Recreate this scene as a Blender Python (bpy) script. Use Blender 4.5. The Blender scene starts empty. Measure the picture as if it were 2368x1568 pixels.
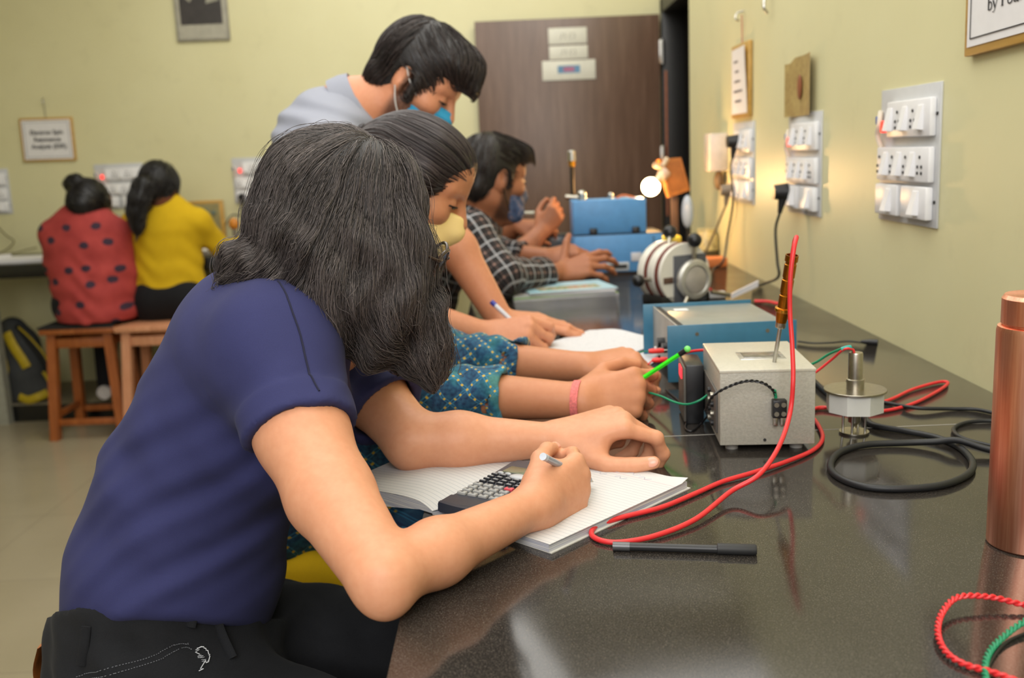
import bpy, bmesh, math, random
import numpy as np
from mathutils import Vector, Matrix
rng = np.random.default_rng(7)
SC = bpy.context.scene
COL = SC.collection

# ---------------------------------------------------------------- camera
FPX, PITCH, ROLL, CAMZ = 2300.0, math.atan(431 / 2300), 0.042, 1.28
FW = np.array([0, math.cos(PITCH), -math.sin(PITCH)])
UP0 = np.array([0, math.sin(PITCH), math.cos(PITCH)])
CX = math.cos(ROLL) * np.array([1., 0, 0]) - math.sin(ROLL) * UP0
CY = math.sin(ROLL) * np.array([1., 0, 0]) + math.cos(ROLL) * UP0
EYE = np.array([0, 0, CAMZ])
cam_d = bpy.data.cameras.new('camera')
cam = bpy.data.objects.new('camera', cam_d)
COL.objects.link(cam)
mw = Matrix.Identity(4)
for i in range(3):
    mw[i][0], mw[i][1], mw[i][2], mw[i][3] = CX[i], CY[i], -FW[i], EYE[i]
cam.matrix_world = mw
cam_d.sensor_fit = 'HORIZONTAL'
cam_d.sensor_width = 36
cam_d.lens = 36 * FPX / 2368
cam_d.clip_start = .05
cam_d.dof.use_dof = True
cam_d.dof.focus_distance = 1.08
cam_d.dof.aperture_fstop = 5.6
SC.camera = cam

# ---------------------------------------------------------------- light, exposure
SC.view_settings.view_transform = 'Standard'
SC.view_settings.look = 'None'
SC.view_settings.gamma = 1
SC.view_settings.use_curve_mapping = False
SC.view_settings.exposure = 0.17
SC.cycles.use_denoising = True
SC.cycles.max_bounces = 8
SC.cycles.caustics_reflective = False
SC.cycles.caustics_refractive = False
w = bpy.data.worlds.new('room_ambient_fill')  # even ambient fill added for the whole room, no daylight source
SC.world = w
w.use_nodes = True
w.node_tree.nodes['Background'].inputs[0].default_value = (1.0, .97, .93, 1)
w.node_tree.nodes['Background'].inputs[1].default_value = 0.40


def area(name, loc, target, sx, sy, power, col):
    l = bpy.data.lights.new(name, 'AREA')
    l.shape = 'RECTANGLE'
    l.size, l.size_y, l.energy, l.color = sx, sy, power, col
    o = bpy.data.objects.new(name, l)
    COL.objects.link(o)
    o.location = loc
    o.rotation_euler = (Vector(target) - Vector(loc)).to_track_quat('-Z', 'Y').to_euler()
    return o


area('ceiling_bounce', (.0, 1.9, 2.98), (.0, 1.9, 0), 2.6, 3.4, 72, (1, .99, .965))
area('ceiling_bounce_far', (-.8, 4.35, 2.98), (-.1, 4.6, 0), 1.5, 1.9, 27, (1, .985, .95))
area('door_wall_wash', (.25, 4.2, 2.85), (.4, 5.6, 1.7), 1.1, .3, 10, (1, .985, .94))  # added wash to brighten the wall above the door, no real fitting
area('bounce_flash', (-.35, -1.1, 2.3), (-.1, 1.8, 1.0), 1.8, 1.4, 46, (1, .985, .97))

T = .88           # counter top
WX = .75          # right wall
WB = 5.62         # back wall


# ---------------------------------------------------------------- where a line of sight meets a plane
def ray(px, py):
    return FW + CX * (px - 1184) / FPX + CY * (784 - py) / FPX


def Gz(px, py, z=T):
    d = ray(px, py)
    return EYE + d * ((z - CAMZ) / d[2])


def Dy(px, py, Y):
    d = ray(px, py)
    return EYE + d * (Y / d[1])


def Wx(px, py, X=WX):
    d = ray(px, py)
    return EYE + d * (X / d[0])


# ---------------------------------------------------------------- materials
def lin(c):
    o = []
    for v in c[:3]:
        v = v / 255.
        o.append(v / 12.92 if v <= .04045 else ((v + .055) / 1.055) ** 2.4)
    return tuple(o) + (1,)


class NT:
    """short-hand for building a material's node tree"""

    def __init__(s, name):
        s.m = bpy.data.materials.new(name)
        s.m.use_nodes = True
        s.t = s.m.node_tree
        s.b = s.t.nodes['Principled BSDF']

    def n(s, typ, **kw):
        nd = s.t.nodes.new(typ)
        for k, v in kw.items():
            if k.startswith('i_'):
                key = k[2:]
                nd.inputs[int(key) if key.isdigit() else key].default_value = v
            else:
                setattr(nd, k, v)
        return nd

    def l(s, a, b):
        s.t.links.new(a, b)

    def coord(s, scale=(1, 1, 1), out='Object', rot=(0, 0, 0)):
        c = s.n('ShaderNodeTexCoord')
        mp = s.n('ShaderNodeMapping')
        mp.inputs['Scale'].default_value = scale
        mp.inputs['Rotation'].default_value = rot
        s.l(c.outputs[out], mp.inputs[0])
        return mp.outputs[0]

    def attr(s, name):
        return s.n('ShaderNodeAttribute', attribute_name=name)

    def math(s, op, a, b=None, c=None):
        nd = s.n('ShaderNodeMath', operation=op)
        for i, v in enumerate((a, b, c)):
            if v is None:
                continue
            if isinstance(v, (int, float)):
                nd.inputs[i].default_value = v
            else:
                s.l(v, nd.inputs[i])
        return nd.outputs[0]

    def mix(s, fac, a, b, typ='MIX'):
        nd = s.n('ShaderNodeMix', data_type='RGBA', blend_type=typ)
        for sock, v in ((nd.inputs[0], fac), (nd.inputs[6], a), (nd.inputs[7], b)):
            if isinstance(v, (int, float, tuple)):
                sock.default_value = v
            else:
                s.l(v, sock)
        return nd.outputs[2]

    def ramp(s, fac, stops):
        nd = s.n('ShaderNodeValToRGB')
        e = nd.color_ramp.elements
        while len(e) < len(stops):
            e.new(.5)
        for i, (p, c) in enumerate(stops):
            e[i].position, e[i].color = p, c
        s.l(fac, nd.inputs[0])
        return nd.outputs[0]

    def noise(s, vec, scale, detail=3, rough=.55):
        nd = s.n('ShaderNodeTexNoise')
        nd.inputs['Scale'].default_value = scale
        nd.inputs['Detail'].default_value = detail
        nd.inputs['Roughness'].default_value = rough
        s.l(vec, nd.inputs['Vector'])
        return nd.outputs[0]

    def bump(s, h, strength=.3, dist=.002):
        nd = s.n('ShaderNodeBump')
        nd.inputs['Strength'].default_value = strength
        nd.inputs['Distance'].default_value = dist
        s.l(h, nd.inputs['Height'])
        s.l(nd.outputs[0], s.b.inputs['Normal'])


def M(name, col, rough=.5, metal=0., var=.08, vs=30., bump=0., bs=300., bd=.001, spec=.5, coat=0., trans=0., emit=None, ior=1.5):
    """plain procedural material: a colour broken up by noise, optional grain"""
    k = NT(name)
    c = lin(col)
    v = k.coord()
    if var > 0:
        d = tuple(max(0, x * (1 - var * 1.6)) for x in c[:3]) + (1,)
        l = tuple(min(1, x * (1 + var)) for x in c[:3]) + (1,)
        k.l(k.ramp(k.noise(v, vs), [(.3, d), (.7, l)]), k.b.inputs['Base Color'])
    else:
        k.b.inputs['Base Color'].default_value = c
    if bump:
        k.bump(k.noise(v, bs, 2), bump, bd)
    k.b.inputs['Roughness'].default_value = rough
    k.b.inputs['Metallic'].default_value = metal
    k.b.inputs['Specular IOR Level'].default_value = spec
    k.b.inputs['Coat Weight'].default_value = coat
    k.b.inputs['Transmission Weight'].default_value = trans
    k.b.inputs['IOR'].default_value = ior
    if emit:
        k.b.inputs['Emission Color'].default_value = lin(emit[0])
        k.b.inputs['Emission Strength'].default_value = emit[1]
    return k.m


# ---------------------------------------------------------------- mesh building
def crom(pts, n=8, closed=False):
    P = np.array(pts, float)
    if len(P) < 3:
        return P
    out = []
    N = len(P)
    for i in range(N if closed else N - 1):
        p0 = P[(i - 1) % N] if closed or i > 0 else 2 * P[0] - P[1]
        p1, p2 = P[i], P[(i + 1) % N]
        p3 = P[(i + 2) % N] if closed or i + 2 < N else 2 * P[-1] - P[-2]
        for t in np.linspace(0, 1, n, endpoint=False):
            out.append(.5 * (2 * p1 + (p2 - p0) * t + (2 * p0 - 5 * p1 + 4 * p2 - p3) * t * t + (3 * p1 - p0 - 3 * p2 + p3) * t ** 3))
    if not closed:
        out.append(P[-1])
    return np.array(out)


def unit(v):
    v = np.asarray(v, float)
    return v / (np.linalg.norm(v) + 1e-12)


def rotz(a):
    c, s_ = math.cos(a), math.sin(a)
    return np.array([[c, -s_, 0], [s_, c, 0], [0, 0, 1]])


def basis(z, hint=(0, 0, 1)):
    z = unit(z)
    h = np.array(hint, float)
    if abs(z @ unit(h)) > .98:
        h = np.array([1., 0, 0])
    x = unit(np.cross(h, z))
    return np.stack([x, np.cross(z, x), z], 1)


class MB:
    def __init__(s):
        s.v, s.f, s.n = [], [], 0

    def add(s, v, f):
        v = np.asarray(v, float).reshape(-1, 3)
        s.v.append(v)
        s.f += [tuple(int(i) + s.n for i in q) for q in f]
        s.n += len(v)
        return s

    def box(s, c, size, R=None, bev=0., seg=2):
        bm = bmesh.new()
        bmesh.ops.create_cube(bm, size=1)
        for q in bm.verts:
            q.co = Vector((q.co.x * size[0], q.co.y * size[1], q.co.z * size[2]))
        if bev:
            bmesh.ops.bevel(bm, geom=list(bm.edges), offset=bev, segments=seg, affect='EDGES', profile=.5)
        bm.verts.index_update()
        v = np.array([q.co[:] for q in bm.verts])
        f = [[q.index for q in fc.verts] for fc in bm.faces]
        bm.free()
        if R is not None:
            v = v @ np.asarray(R).T
        return s.add(v + np.array(c, float), f)

    def span(s, lo, hi, bev=0., R=None):
        lo, hi = np.array(lo, float), np.array(hi, float)
        return s.box((lo + hi) / 2, np.abs(hi - lo), R, bev)

    def loft(s, rings, caps=True, closed=False):
        n, m = len(rings), len(rings[0])
        v = np.concatenate(rings)
        f = []
        for i in range(n if closed else n - 1):
            a, b = i * m, ((i + 1) % n) * m
            for j in range(m):
                k = (j + 1) % m
                f.append((a + j, a + k, b + k, b + j))
        if caps and not closed:
            f.append(tuple(range(m))[::-1])
            f.append(tuple(range((n - 1) * m, n * m)))
        return s.add(v, f)

    def tube(s, pts, r, seg=10, closed=False, flat=1.0, hint=(0, 0, 1)):
        P = np.asarray(pts, float)
        n = len(P)
        r = np.full(n, r) if np.isscalar(r) else np.asarray(r, float)
        tg = np.array([unit((P[(i + 1) % n] - P[i - 1]) if closed else (P[min(i + 1, n - 1)] - P[max(i - 1, 0)])) for i in range(n)])
        B = basis(tg[0], hint)
        x = B[:, 0]
        rings = []
        a = np.linspace(0, 2 * math.pi, seg, endpoint=False)
        for i in range(n):
            x = unit(x - (x @ tg[i]) * tg[i])
            y = np.cross(tg[i], x)
            rings.append(P[i] + r[i] * (np.outer(np.cos(a), x) + flat * np.outer(np.sin(a), y)))
        return s.loft(rings, True, closed)

    def cyl(s, a, b, ra, rb=None, seg=28):
        return s.tube([a, b], [ra, ra if rb is None else rb], seg)

    def lathe(s, prof, c=(0, 0, 0), R=None, seg=40):
        a = np.linspace(0, 2 * math.pi, seg, endpoint=False)
        rings = []
        for r, z in prof:
            q = np.stack([r * np.cos(a), r * np.sin(a), np.full(seg, z)], 1)
            if R is not None:
                q = q @ np.asarray(R).T
            rings.append(q + np.array(c, float))
        return s.loft(rings)

    def sphere(s, c, r, R=None, seg=20):
        r = np.array(r if not np.isscalar(r) else (r, r, r), float)
        th = np.linspace(.02, math.pi - .02, seg // 2 + 2)
        a = np.linspace(0, 2 * math.pi, seg, endpoint=False)
        rings = []
        for t in th[::-1]:
            q = np.stack([math.sin(t) * np.cos(a), math.sin(t) * np.sin(a), np.full(seg, math.cos(t))], 1) * r
            if R is not None:
                q = q @ np.asarray(R).T
            rings.append(q + np.array(c, float))
        return s.loft(rings)

    def prism(s, poly, d0, d1, o=(0, 0, 0), x=(1, 0, 0), y=(0, 1, 0)):
        x, y = np.array(x, float), np.array(y, float)
        z = np.cross(x, y)
        P = np.array([np.array(o) + x * p[0] + y * p[1] for p in poly])
        return s.loft([P + z * d0, P + z * d1])

    def sheet(s, grid, th=.0004):
        """grid (n,m,3) -> a thin double-sided sheet"""
        g = np.asarray(grid, float)
        n, m = g.shape[:2]
        du = np.gradient(g, axis=0)
        dv = np.gradient(g, axis=1)
        nn = np.cross(du, dv)
        nn /= np.linalg.norm(nn, axis=2, keepdims=True) + 1e-12
        top, bot = (g + nn * th / 2).reshape(-1, 3), (g - nn * th / 2).reshape(-1, 3)
        f = []
        K = n * m
        for i in range(n - 1):
            for j in range(m - 1):
                a, b, c, d = i * m + j, (i + 1) * m + j, (i + 1) * m + j + 1, i * m + j + 1
                f.append((a, b, c, d))
                f.append((d + K, c + K, b + K, a + K))
        rim = [i * m for i in range(n)] + [(n - 1) * m + j for j in range(1, m)] + [i * m + m - 1 for i in range(n - 2, -1, -1)] + [j for j in range(m - 2, 0, -1)]
        for i in range(len(rim)):
            a, b = rim[i], rim[(i + 1) % len(rim)]
            f.append((b, a, a + K, b + K))
        return s.add(np.concatenate([top, bot]), f)

    def build(s, name, mat, parent=None, angle=38., loc=None):
        v = np.concatenate(s.v)
        me = bpy.data.meshes.new(name)
        me.from_pydata(v.tolist(), [], s.f)
        me.materials.append(mat)
        bm = bmesh.new()
        bm.from_mesh(me)
        bmesh.ops.recalc_face_normals(bm, faces=bm.faces)
        bm.to_mesh(me)
        bm.free()
        me.polygons.foreach_set('use_smooth', [True] * len(me.polygons))
        me.set_sharp_from_angle(angle=math.radians(angle))
        o = bpy.data.objects.new(name, me)
        COL.objects.link(o)
        if parent is not None:
            o.parent = parent
        if loc is not None:
            o.location = loc
        return o


def tag(o, label=None, cat=None, group=None, kind=None):
    for k, v in (('label', label), ('category', cat), ('group', group), ('kind', kind)):
        if v:
            o[k] = v
    return o


def thing(name, label, cat, loc=(0, 0, 0), rz=0., group=None):
    o = bpy.data.objects.new(name, None)
    o.empty_display_size = .05
    COL.objects.link(o)
    o.location = Vector([float(q) for q in loc])
    o.rotation_euler = (0, 0, rz)
    return tag(o, label, cat, group)


def children(o):
    return [c for c in COL.objects if c.parent == o]


def copy_tree(o, parent=None):
    c = o.copy()
    COL.objects.link(c)
    c.parent = parent
    for ch in children(o):
        if ch != c:
            copy_tree(ch, c)
    return c


def text(name, s, size, mat, parent, loc, rot=(math.pi / 2, 0, 0), bold=0., align='CENTER', ext=.0003, sx=1.):
    cu = bpy.data.curves.new(name, 'FONT')
    cu.body, cu.size, cu.extrude, cu.offset = s, size, ext, bold
    cu.align_x, cu.align_y = align, 'CENTER'
    t = bpy.data.objects.new(name, cu)
    COL.objects.link(t)
    dg = bpy.context.evaluated_depsgraph_get()
    me = bpy.data.meshes.new_from_object(t.evaluated_get(dg))
    bpy.data.objects.remove(t)
    me.materials.clear()
    me.materials.append(mat)
    o = bpy.data.objects.new(name, me)
    COL.objects.link(o)
    o.parent = parent
    o.location, o.rotation_euler, o.scale = loc, rot, (sx, 1, 1)
    return o


def rawmesh(name, v, quads, mat, parent=None, base=(0, 0, 0), attrs=None):
    v = np.asarray(v, np.float32) - np.asarray(base, np.float32)
    q = np.asarray(quads, np.int32)
    me = bpy.data.meshes.new(name)
    me.vertices.add(len(v))
    me.vertices.foreach_set('co', v.ravel())
    k = q.shape[1]
    me.loops.add(q.size)
    me.loops.foreach_set('vertex_index', q.ravel())
    me.polygons.add(len(q))
    me.polygons.foreach_set('loop_start', np.arange(0, q.size, k, dtype=np.int32))
    me.polygons.foreach_set('loop_total', np.full(len(q), k, np.int32))
    me.polygons.foreach_set('use_smooth', np.ones(len(q), bool))
    me.update(calc_edges=True)
    me.materials.append(mat)
    for an, (typ, data) in (attrs or {}).items():
        a = me.attributes.new(an, typ, 'POINT')
        a.data.foreach_set('vector' if typ == 'FLOAT_VECTOR' else 'value', np.asarray(data, np.float32).ravel())
    o = bpy.data.objects.new(name, me)
    COL.objects.link(o)
    if parent is not None:
        o.parent = parent
    return o
# ---------------------------------------------------------------- soft bodies: signed distance volumes turned into one surface
def smin(a, b, k):
    if k <= 0:
        return np.minimum(a, b)
    h = np.maximum(k - np.abs(a - b), 0) / k
    return np.minimum(a, b) - h * h * k * .25


class Vol:
    def __init__(s, h):
        s.h, s.pr = h, []

    def _push(s, fn, lo, hi, k, op):
        s.pr.append((fn, np.array(lo, float), np.array(hi, float), k, op))
        return s

    def cap(s, a, b, ra, rb=None, k=.02, sq=None, op='+'):
        """tapered capsule; sq=(axis, f): flattened, f times as thick along axis"""
        a, b = np.array(a, float), np.array(b, float)
        rb = ra if rb is None else rb
        R = max(ra, rb) * (max(1, sq[1]) if sq else 1)
        lo, hi = np.minimum(a, b) - R, np.maximum(a, b) + R
        ba = b - a
        L2 = ba @ ba + 1e-12
        n = unit(sq[0]) if sq else None

        def fn(X, Y, Z):
            px, py, pz = X - a[0], Y - a[1], Z - a[2]
            t = np.clip((px * ba[0] + py * ba[1] + pz * ba[2]) / L2, 0, 1)
            qx, qy, qz = px - t * ba[0], py - t * ba[1], pz - t * ba[2]
            d2 = qx * qx + qy * qy + qz * qz
            if n is not None:
                w = qx * n[0] + qy * n[1] + qz * n[2]
                d2 = d2 - w * w + (w / sq[1]) ** 2
            return np.sqrt(d2) - (ra + (rb - ra) * t)
        return s._push(fn, lo, hi, k, op)

    def ell(s, c, r, R=None, k=.02, op='+'):
        c, r = np.array(c, float), np.array(r, float)
        R = np.eye(3) if R is None else np.asarray(R, float)
        e = np.sqrt(((R * r) ** 2).sum(1))
        m = r.min()

        def fn(X, Y, Z):
            px, py, pz = X - c[0], Y - c[1], Z - c[2]
            u = [(px * R[0, i] + py * R[1, i] + pz * R[2, i]) / r[i] for i in range(3)]
            k0 = np.sqrt(u[0] ** 2 + u[1] ** 2 + u[2] ** 2)
            k1 = np.sqrt((u[0] / r[0]) ** 2 + (u[1] / r[1]) ** 2 + (u[2] / r[2]) ** 2) + 1e-9
            return np.where(k0 < .3, (k0 - 1) * m, k0 * (k0 - 1) / k1)
        return s._push(fn, c - e, c + e, k, op)

    def chain(s, pts, rs, k=.02, sq=None, op='+'):
        for i in range(len(pts) - 1):
            s.cap(pts[i], pts[i + 1], rs[i], rs[i + 1], k, sq, op)
        return s

    def cut(s, p, n, k=.004):
        """remove everything on the +n side of the plane"""
        p, n = np.array(p, float), unit(n)

        def fn(X, Y, Z):
            return -((X - p[0]) * n[0] + (Y - p[1]) * n[1] + (Z - p[2]) * n[2])
        s.pr.append((fn, None, None, k, '-'))
        return s

    def build(s, disp=None):
        h = s.h
        lo = np.min([q[1] for q in s.pr if q[4] == '+'], 0) - 4 * h - .01
        hi = np.max([q[2] for q in s.pr if q[4] == '+'], 0) + 4 * h + .01
        n = np.ceil((hi - lo) / h).astype(int) + 1
        s.lo, s.n = lo, n
        ax = [(lo[i] + h * np.arange(n[i])).astype(np.float32) for i in range(3)]
        F = np.full(n, .2, np.float32)
        for fn, l, u, k, op in s.pr:
            if l is None:
                i0, i1 = np.zeros(3, int), n
            else:
                m = k + 4 * h + .006
                i0 = np.clip(np.floor((l - m - lo) / h).astype(int), 0, n)
                i1 = np.clip(np.ceil((u + m - lo) / h).astype(int) + 1, 0, n)
                if (i1 <= i0).any():
                    continue
            sl = tuple(slice(i0[j], i1[j]) for j in range(3))
            d = fn(ax[0][sl[0]][:, None, None], ax[1][sl[1]][None, :, None], ax[2][sl[2]][None, None, :]).astype(np.float32)
            F[sl] = smin(F[sl], d, k) if op == '+' else -smin(-F[sl], d, k)
        if disp is not None:
            F = F + disp(ax[0][:, None, None], ax[1][None, :, None], ax[2][None, None, :]).astype(np.float32)
        s.F = F
        S = F < 0
        c = np.zeros(n - 1, np.int8)
        offs = [(i, j, k) for i in (0, 1) for j in (0, 1) for k in (0, 1)]
        for o in offs:
            c += S[o[0]:n[0] - 1 + o[0], o[1]:n[1] - 1 + o[1], o[2]:n[2] - 1 + o[2]]
        act = np.argwhere((c > 0) & (c < 8))
        cor = {o: F[act[:, 0] + o[0], act[:, 1] + o[1], act[:, 2] + o[2]] for o in offs}
        acc = np.zeros((len(act), 3))
        cnt = np.zeros(len(act))
        for o in offs:
            for a in range(3):
                if o[a] == 0:
                    o2 = list(o)
                    o2[a] = 1
                    f0, f1 = cor[o], cor[tuple(o2)]
                    m = (f0 < 0) != (f1 < 0)
                    t = np.where(m, f0 / np.where(m, f0 - f1, 1), 0)
                    p = np.array(o, float)[None].repeat(len(act), 0)
                    p[:, a] = t
                    acc[m] += p[m]
                    cnt[m] += 1
        V = lo + h * (act + acc / cnt[:, None])
        idx = np.full(n - 1, -1, np.int32)
        idx[act[:, 0], act[:, 1], act[:, 2]] = np.arange(len(act))
        Q = []
        for a in range(3):
            b, d = (a + 1) % 3, (a + 2) % 3
            s0 = [slice(0, n[i]) for i in range(3)]
            s1 = list(s0)
            s0[a], s1[a] = slice(0, n[a] - 1), slice(1, n[a])
            A, B = S[tuple(s0)], S[tuple(s1)]
            e = np.argwhere(A != B)
            e = e[(e[:, b] > 0) & (e[:, d] > 0) & (e[:, b] < n[b] - 1) & (e[:, d] < n[d] - 1)]
            inside = A[e[:, 0], e[:, 1], e[:, 2]]

            def at(db, dd):
                g = e.copy()
                g[:, b] += db
                g[:, d] += dd
                return idx[g[:, 0], g[:, 1], g[:, 2]]
            q = np.stack([at(-1, -1), at(0, -1), at(0, 0), at(-1, 0)], 1)
            q[~inside] = q[~inside][:, ::-1]
            Q.append(q)
        s.V, s.Q = V, np.concatenate(Q)
        s.Q = s.Q[(s.Q >= 0).all(1)]
        for _ in range(2):
            f, g = s.samp(s.V)
            s.V = s.V - np.clip(f, -h, h)[:, None] * g / np.maximum((g * g).sum(1, keepdims=True), .2) * .8
        return s

    def samp(s, P):
        """value and gradient at points"""
        g = (np.asarray(P) - s.lo) / s.h
        i = np.clip(np.floor(g).astype(int), 0, s.n - 2)
        t = np.clip(g - i, 0, 1)
        c = np.zeros((2, 2, 2, len(g)))
        for a in (0, 1):
            for b in (0, 1):
                for d in (0, 1):
                    c[a, b, d] = s.F[i[:, 0] + a, i[:, 1] + b, i[:, 2] + d]
        x, y, z = t.T
        cx_ = c[0] * (1 - x) + c[1] * x
        cxy = cx_[0] * (1 - y) + cx_[1] * y
        f = cxy[0] * (1 - z) + cxy[1] * z
        gz = (cxy[1] - cxy[0]) / s.h
        gy = ((cx_[1, 0] - cx_[0, 0]) * (1 - z) + (cx_[1, 1] - cx_[0, 1]) * z) / s.h
        gx = (((c[1, 0, 0] - c[0, 0, 0]) * (1 - y) + (c[1, 1, 0] - c[0, 1, 0]) * y) * (1 - z)
              + ((c[1, 0, 1] - c[0, 0, 1]) * (1 - y) + (c[1, 1, 1] - c[0, 1, 1]) * y) * z) / s.h
        return f, np.stack([gx, gy, gz], 1)

    def normals(s, P):
        g = s.samp(P)[1]
        return g / (np.linalg.norm(g, axis=1, keepdims=True) + 1e-9)

    def mesh(s, name, mat, parent=None, base=(0, 0, 0), attrs=None, vfn=None):
        V = s.V
        if vfn is not None:
            V = vfn(V, s.normals(V))
        return rawmesh(name, V, s.Q, mat, parent, base, attrs)


def bone_uv(V, bones):
    """(along, around, which) for every vertex from the nearest bone (a, b, up): cloth coordinates"""
    best = np.full(len(V), 1e9)
    out = np.zeros((len(V), 3))
    l0 = 0.
    for k, (a, b, up, rad) in enumerate(bones):
        a, b = np.array(a, float), np.array(b, float)
        L = np.linalg.norm(b - a)
        z = (b - a) / L
        x = unit(np.array(up, float) - (np.array(up, float) @ z) * z)
        y = np.cross(z, x)
        p = V - a
        t = p @ z
        q = p - np.clip(t, 0, L)[:, None] * z
        d = np.linalg.norm(q, axis=1) - rad
        m = d < best
        best[m] = d[m]
        ang = np.arctan2(p @ y, p @ x)
        uv = np.stack([l0 + t, ang * rad, np.full(len(V), k)], 1)
        out[m] = uv[m]
        l0 += L
    return out


def tubes(P, r):
    """P (N,S,3) polylines -> thin three-sided tubes; r (N,) or (N,S)"""
    N, S = P.shape[:2]
    tg = np.gradient(P, axis=1)
    tg /= np.linalg.norm(tg, axis=2, keepdims=True) + 1e-12
    ref = np.array([.31, .52, .79])
    x = np.cross(tg, ref)
    x /= np.linalg.norm(x, axis=2, keepdims=True) + 1e-12
    y = np.cross(tg, x)
    taper = np.minimum(1, np.linspace(1.0, .0, S) * 3 + .12)
    r = np.broadcast_to(np.asarray(r)[:, None] if np.ndim(r) == 1 else r, (N, S)) * taper
    rings = np.stack([P + r[..., None] * (math.cos(a) * x + math.sin(a) * y) for a in (0, 2.094, 4.189)], 2)
    V = rings.reshape(-1, 3)
    i = np.arange(N)[:, None, None] * S * 3 + np.arange(S - 1)[None, :, None] * 3
    j = np.arange(3)[None, None, :]
    a, b = i + j, i + (j + 1) % 3
    Q = np.stack([a, b, b + 3, a + 3], -1).reshape(-1, 4)
    return V, Q


def grow(vol, seeds, flow, steps, step, lift, wob=.0, wl=.05, curl=None):
    """strands that follow the surface of vol along flow(p, t)"""
    p = seeds.copy()
    N = len(p)
    out = [p.copy()]
    ph = rng.uniform(0, 6.28, (N, 3))
    d = None
    for i in range(steps - 1):
        t = (i + 1) / (steps - 1)
        f, g = vol.samp(p)
        n = g / (np.linalg.norm(g, axis=1, keepdims=True) + 1e-9)
        v = flow(p, t)
        near = np.clip(1 - (f - lift) / .03, 0, 1)[:, None]
        v = v - near * np.minimum((v * n).sum(1, keepdims=True), 9) * n
        v /= np.linalg.norm(v, axis=1, keepdims=True) + 1e-9
        if wob:
            v = v + wob * np.sin(ph + i * step / wl * 6.28 + p[:, [1, 2, 0]] * 40)
        if d is not None:
            v = .6 * d + .4 * v
        v /= np.linalg.norm(v, axis=1, keepdims=True) + 1e-9
        d = v
        p = p + v * step
        f, g = vol.samp(p)
        n = g / (np.linalg.norm(g, axis=1, keepdims=True) + 1e-9)
        e = np.clip(lift * (1 - .0 * t) - f, -.012, .02)
        p = p + (np.where(e > 0, e, e * .5))[:, None] * n
        out.append(p.copy())
    return np.stack(out, 1)


def merge(parts):
    V, Q, n = [], [], 0
    for v, q in parts:
        V.append(v)
        Q.append(q + n)
        n += len(v)
    return np.concatenate(V), np.concatenate(Q)
# ---------------------------------------------------------------- materials of the place
def m_wall():
    k = NT('cream_wall_paint')
    v = k.coord()
    c = k.ramp(k.noise(v, 1.6, 4), [(.3, lin((211, 205, 160))), (.7, lin((218, 213, 170)))])
    d = k.ramp(k.noise(v, 9, 5, .65), [(.28, (.95, .95, .95, 1)), (.42, (1, 1, 1, 1))])
    k.l(k.mix(1., c, d, 'MULTIPLY'), k.b.inputs['Base Color'])
    k.b.inputs['Roughness'].default_value = .42
    k.bump(k.noise(v, 45, 4), .12, .002)
    return k.m


def m_granite():
    k = NT('dark_granite')
    v = k.coord()
    n1 = k.noise(v, 760, 2, .6)
    n2 = k.noise(v, 1500, 1, .5)
    base = k.ramp(n1, [(.35, lin((30, 28, 27))), (.55, lin((52, 49, 46))), (.75, lin((96, 89, 82)))])
    sp = k.ramp(n2, [(.66, (0, 0, 0, 1)), (.74, lin((120, 110, 98)))])
    blot = k.ramp(k.noise(v, 7, 4), [(.3, (.75, .73, .72, 1)), (.7, (1.1, 1.08, 1.05, 1))])
    k.l(k.mix(1., k.mix(.55, base, sp, 'ADD'), blot, 'MULTIPLY'), k.b.inputs['Base Color'])
    r = k.ramp(k.noise(v, 5, 5), [(.3, (.07, .07, .07, 1)), (.75, (.15, .15, .15, 1))])
    k.l(r, k.b.inputs['Roughness'])
    k.b.inputs['Specular IOR Level'].default_value = .55
    return k.m


def m_wood(name, a, b, c, rough=.35, scale=1., axis=0):
    k = NT(name)
    s = [18 * scale] * 3
    s[axis] = 1.6 * scale
    v = k.coord(tuple(s))
    g = k.noise(v, 3.0, 6, .62)
    k.l(k.ramp(g, [(.25, lin(a)), (.5, lin(b)), (.75, lin(c))]), k.b.inputs['Base Color'])
    k.b.inputs['Roughness'].default_value = rough
    k.bump(g, .05, .001)
    return k.m


def m_floor():
    k = NT('beige_floor_tiles')
    v = k.coord()
    br = k.n('ShaderNodeTexBrick', offset=0.)
    br.inputs['Scale'].default_value = 1.
    br.inputs['Brick Width'].default_value = .6
    br.inputs['Row Height'].default_value = .6
    br.inputs['Mortar Size'].default_value = .002
    br.inputs['Color1'].default_value = lin((158, 147, 122))
    br.inputs['Color2'].default_value = lin((163, 152, 127))
    br.inputs['Mortar'].default_value = lin((140, 130, 110))
    k.l(v, br.inputs['Vector'])
    d = k.ramp(k.noise(v, 3, 5), [(.3, (.9, .9, .88, 1)), (.7, (1, 1, 1, 1))])
    k.l(k.mix(1., br.outputs[0], d, 'MULTIPLY'), k.b.inputs['Base Color'])
    k.b.inputs['Roughness'].default_value = .22
    return k.m


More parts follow.
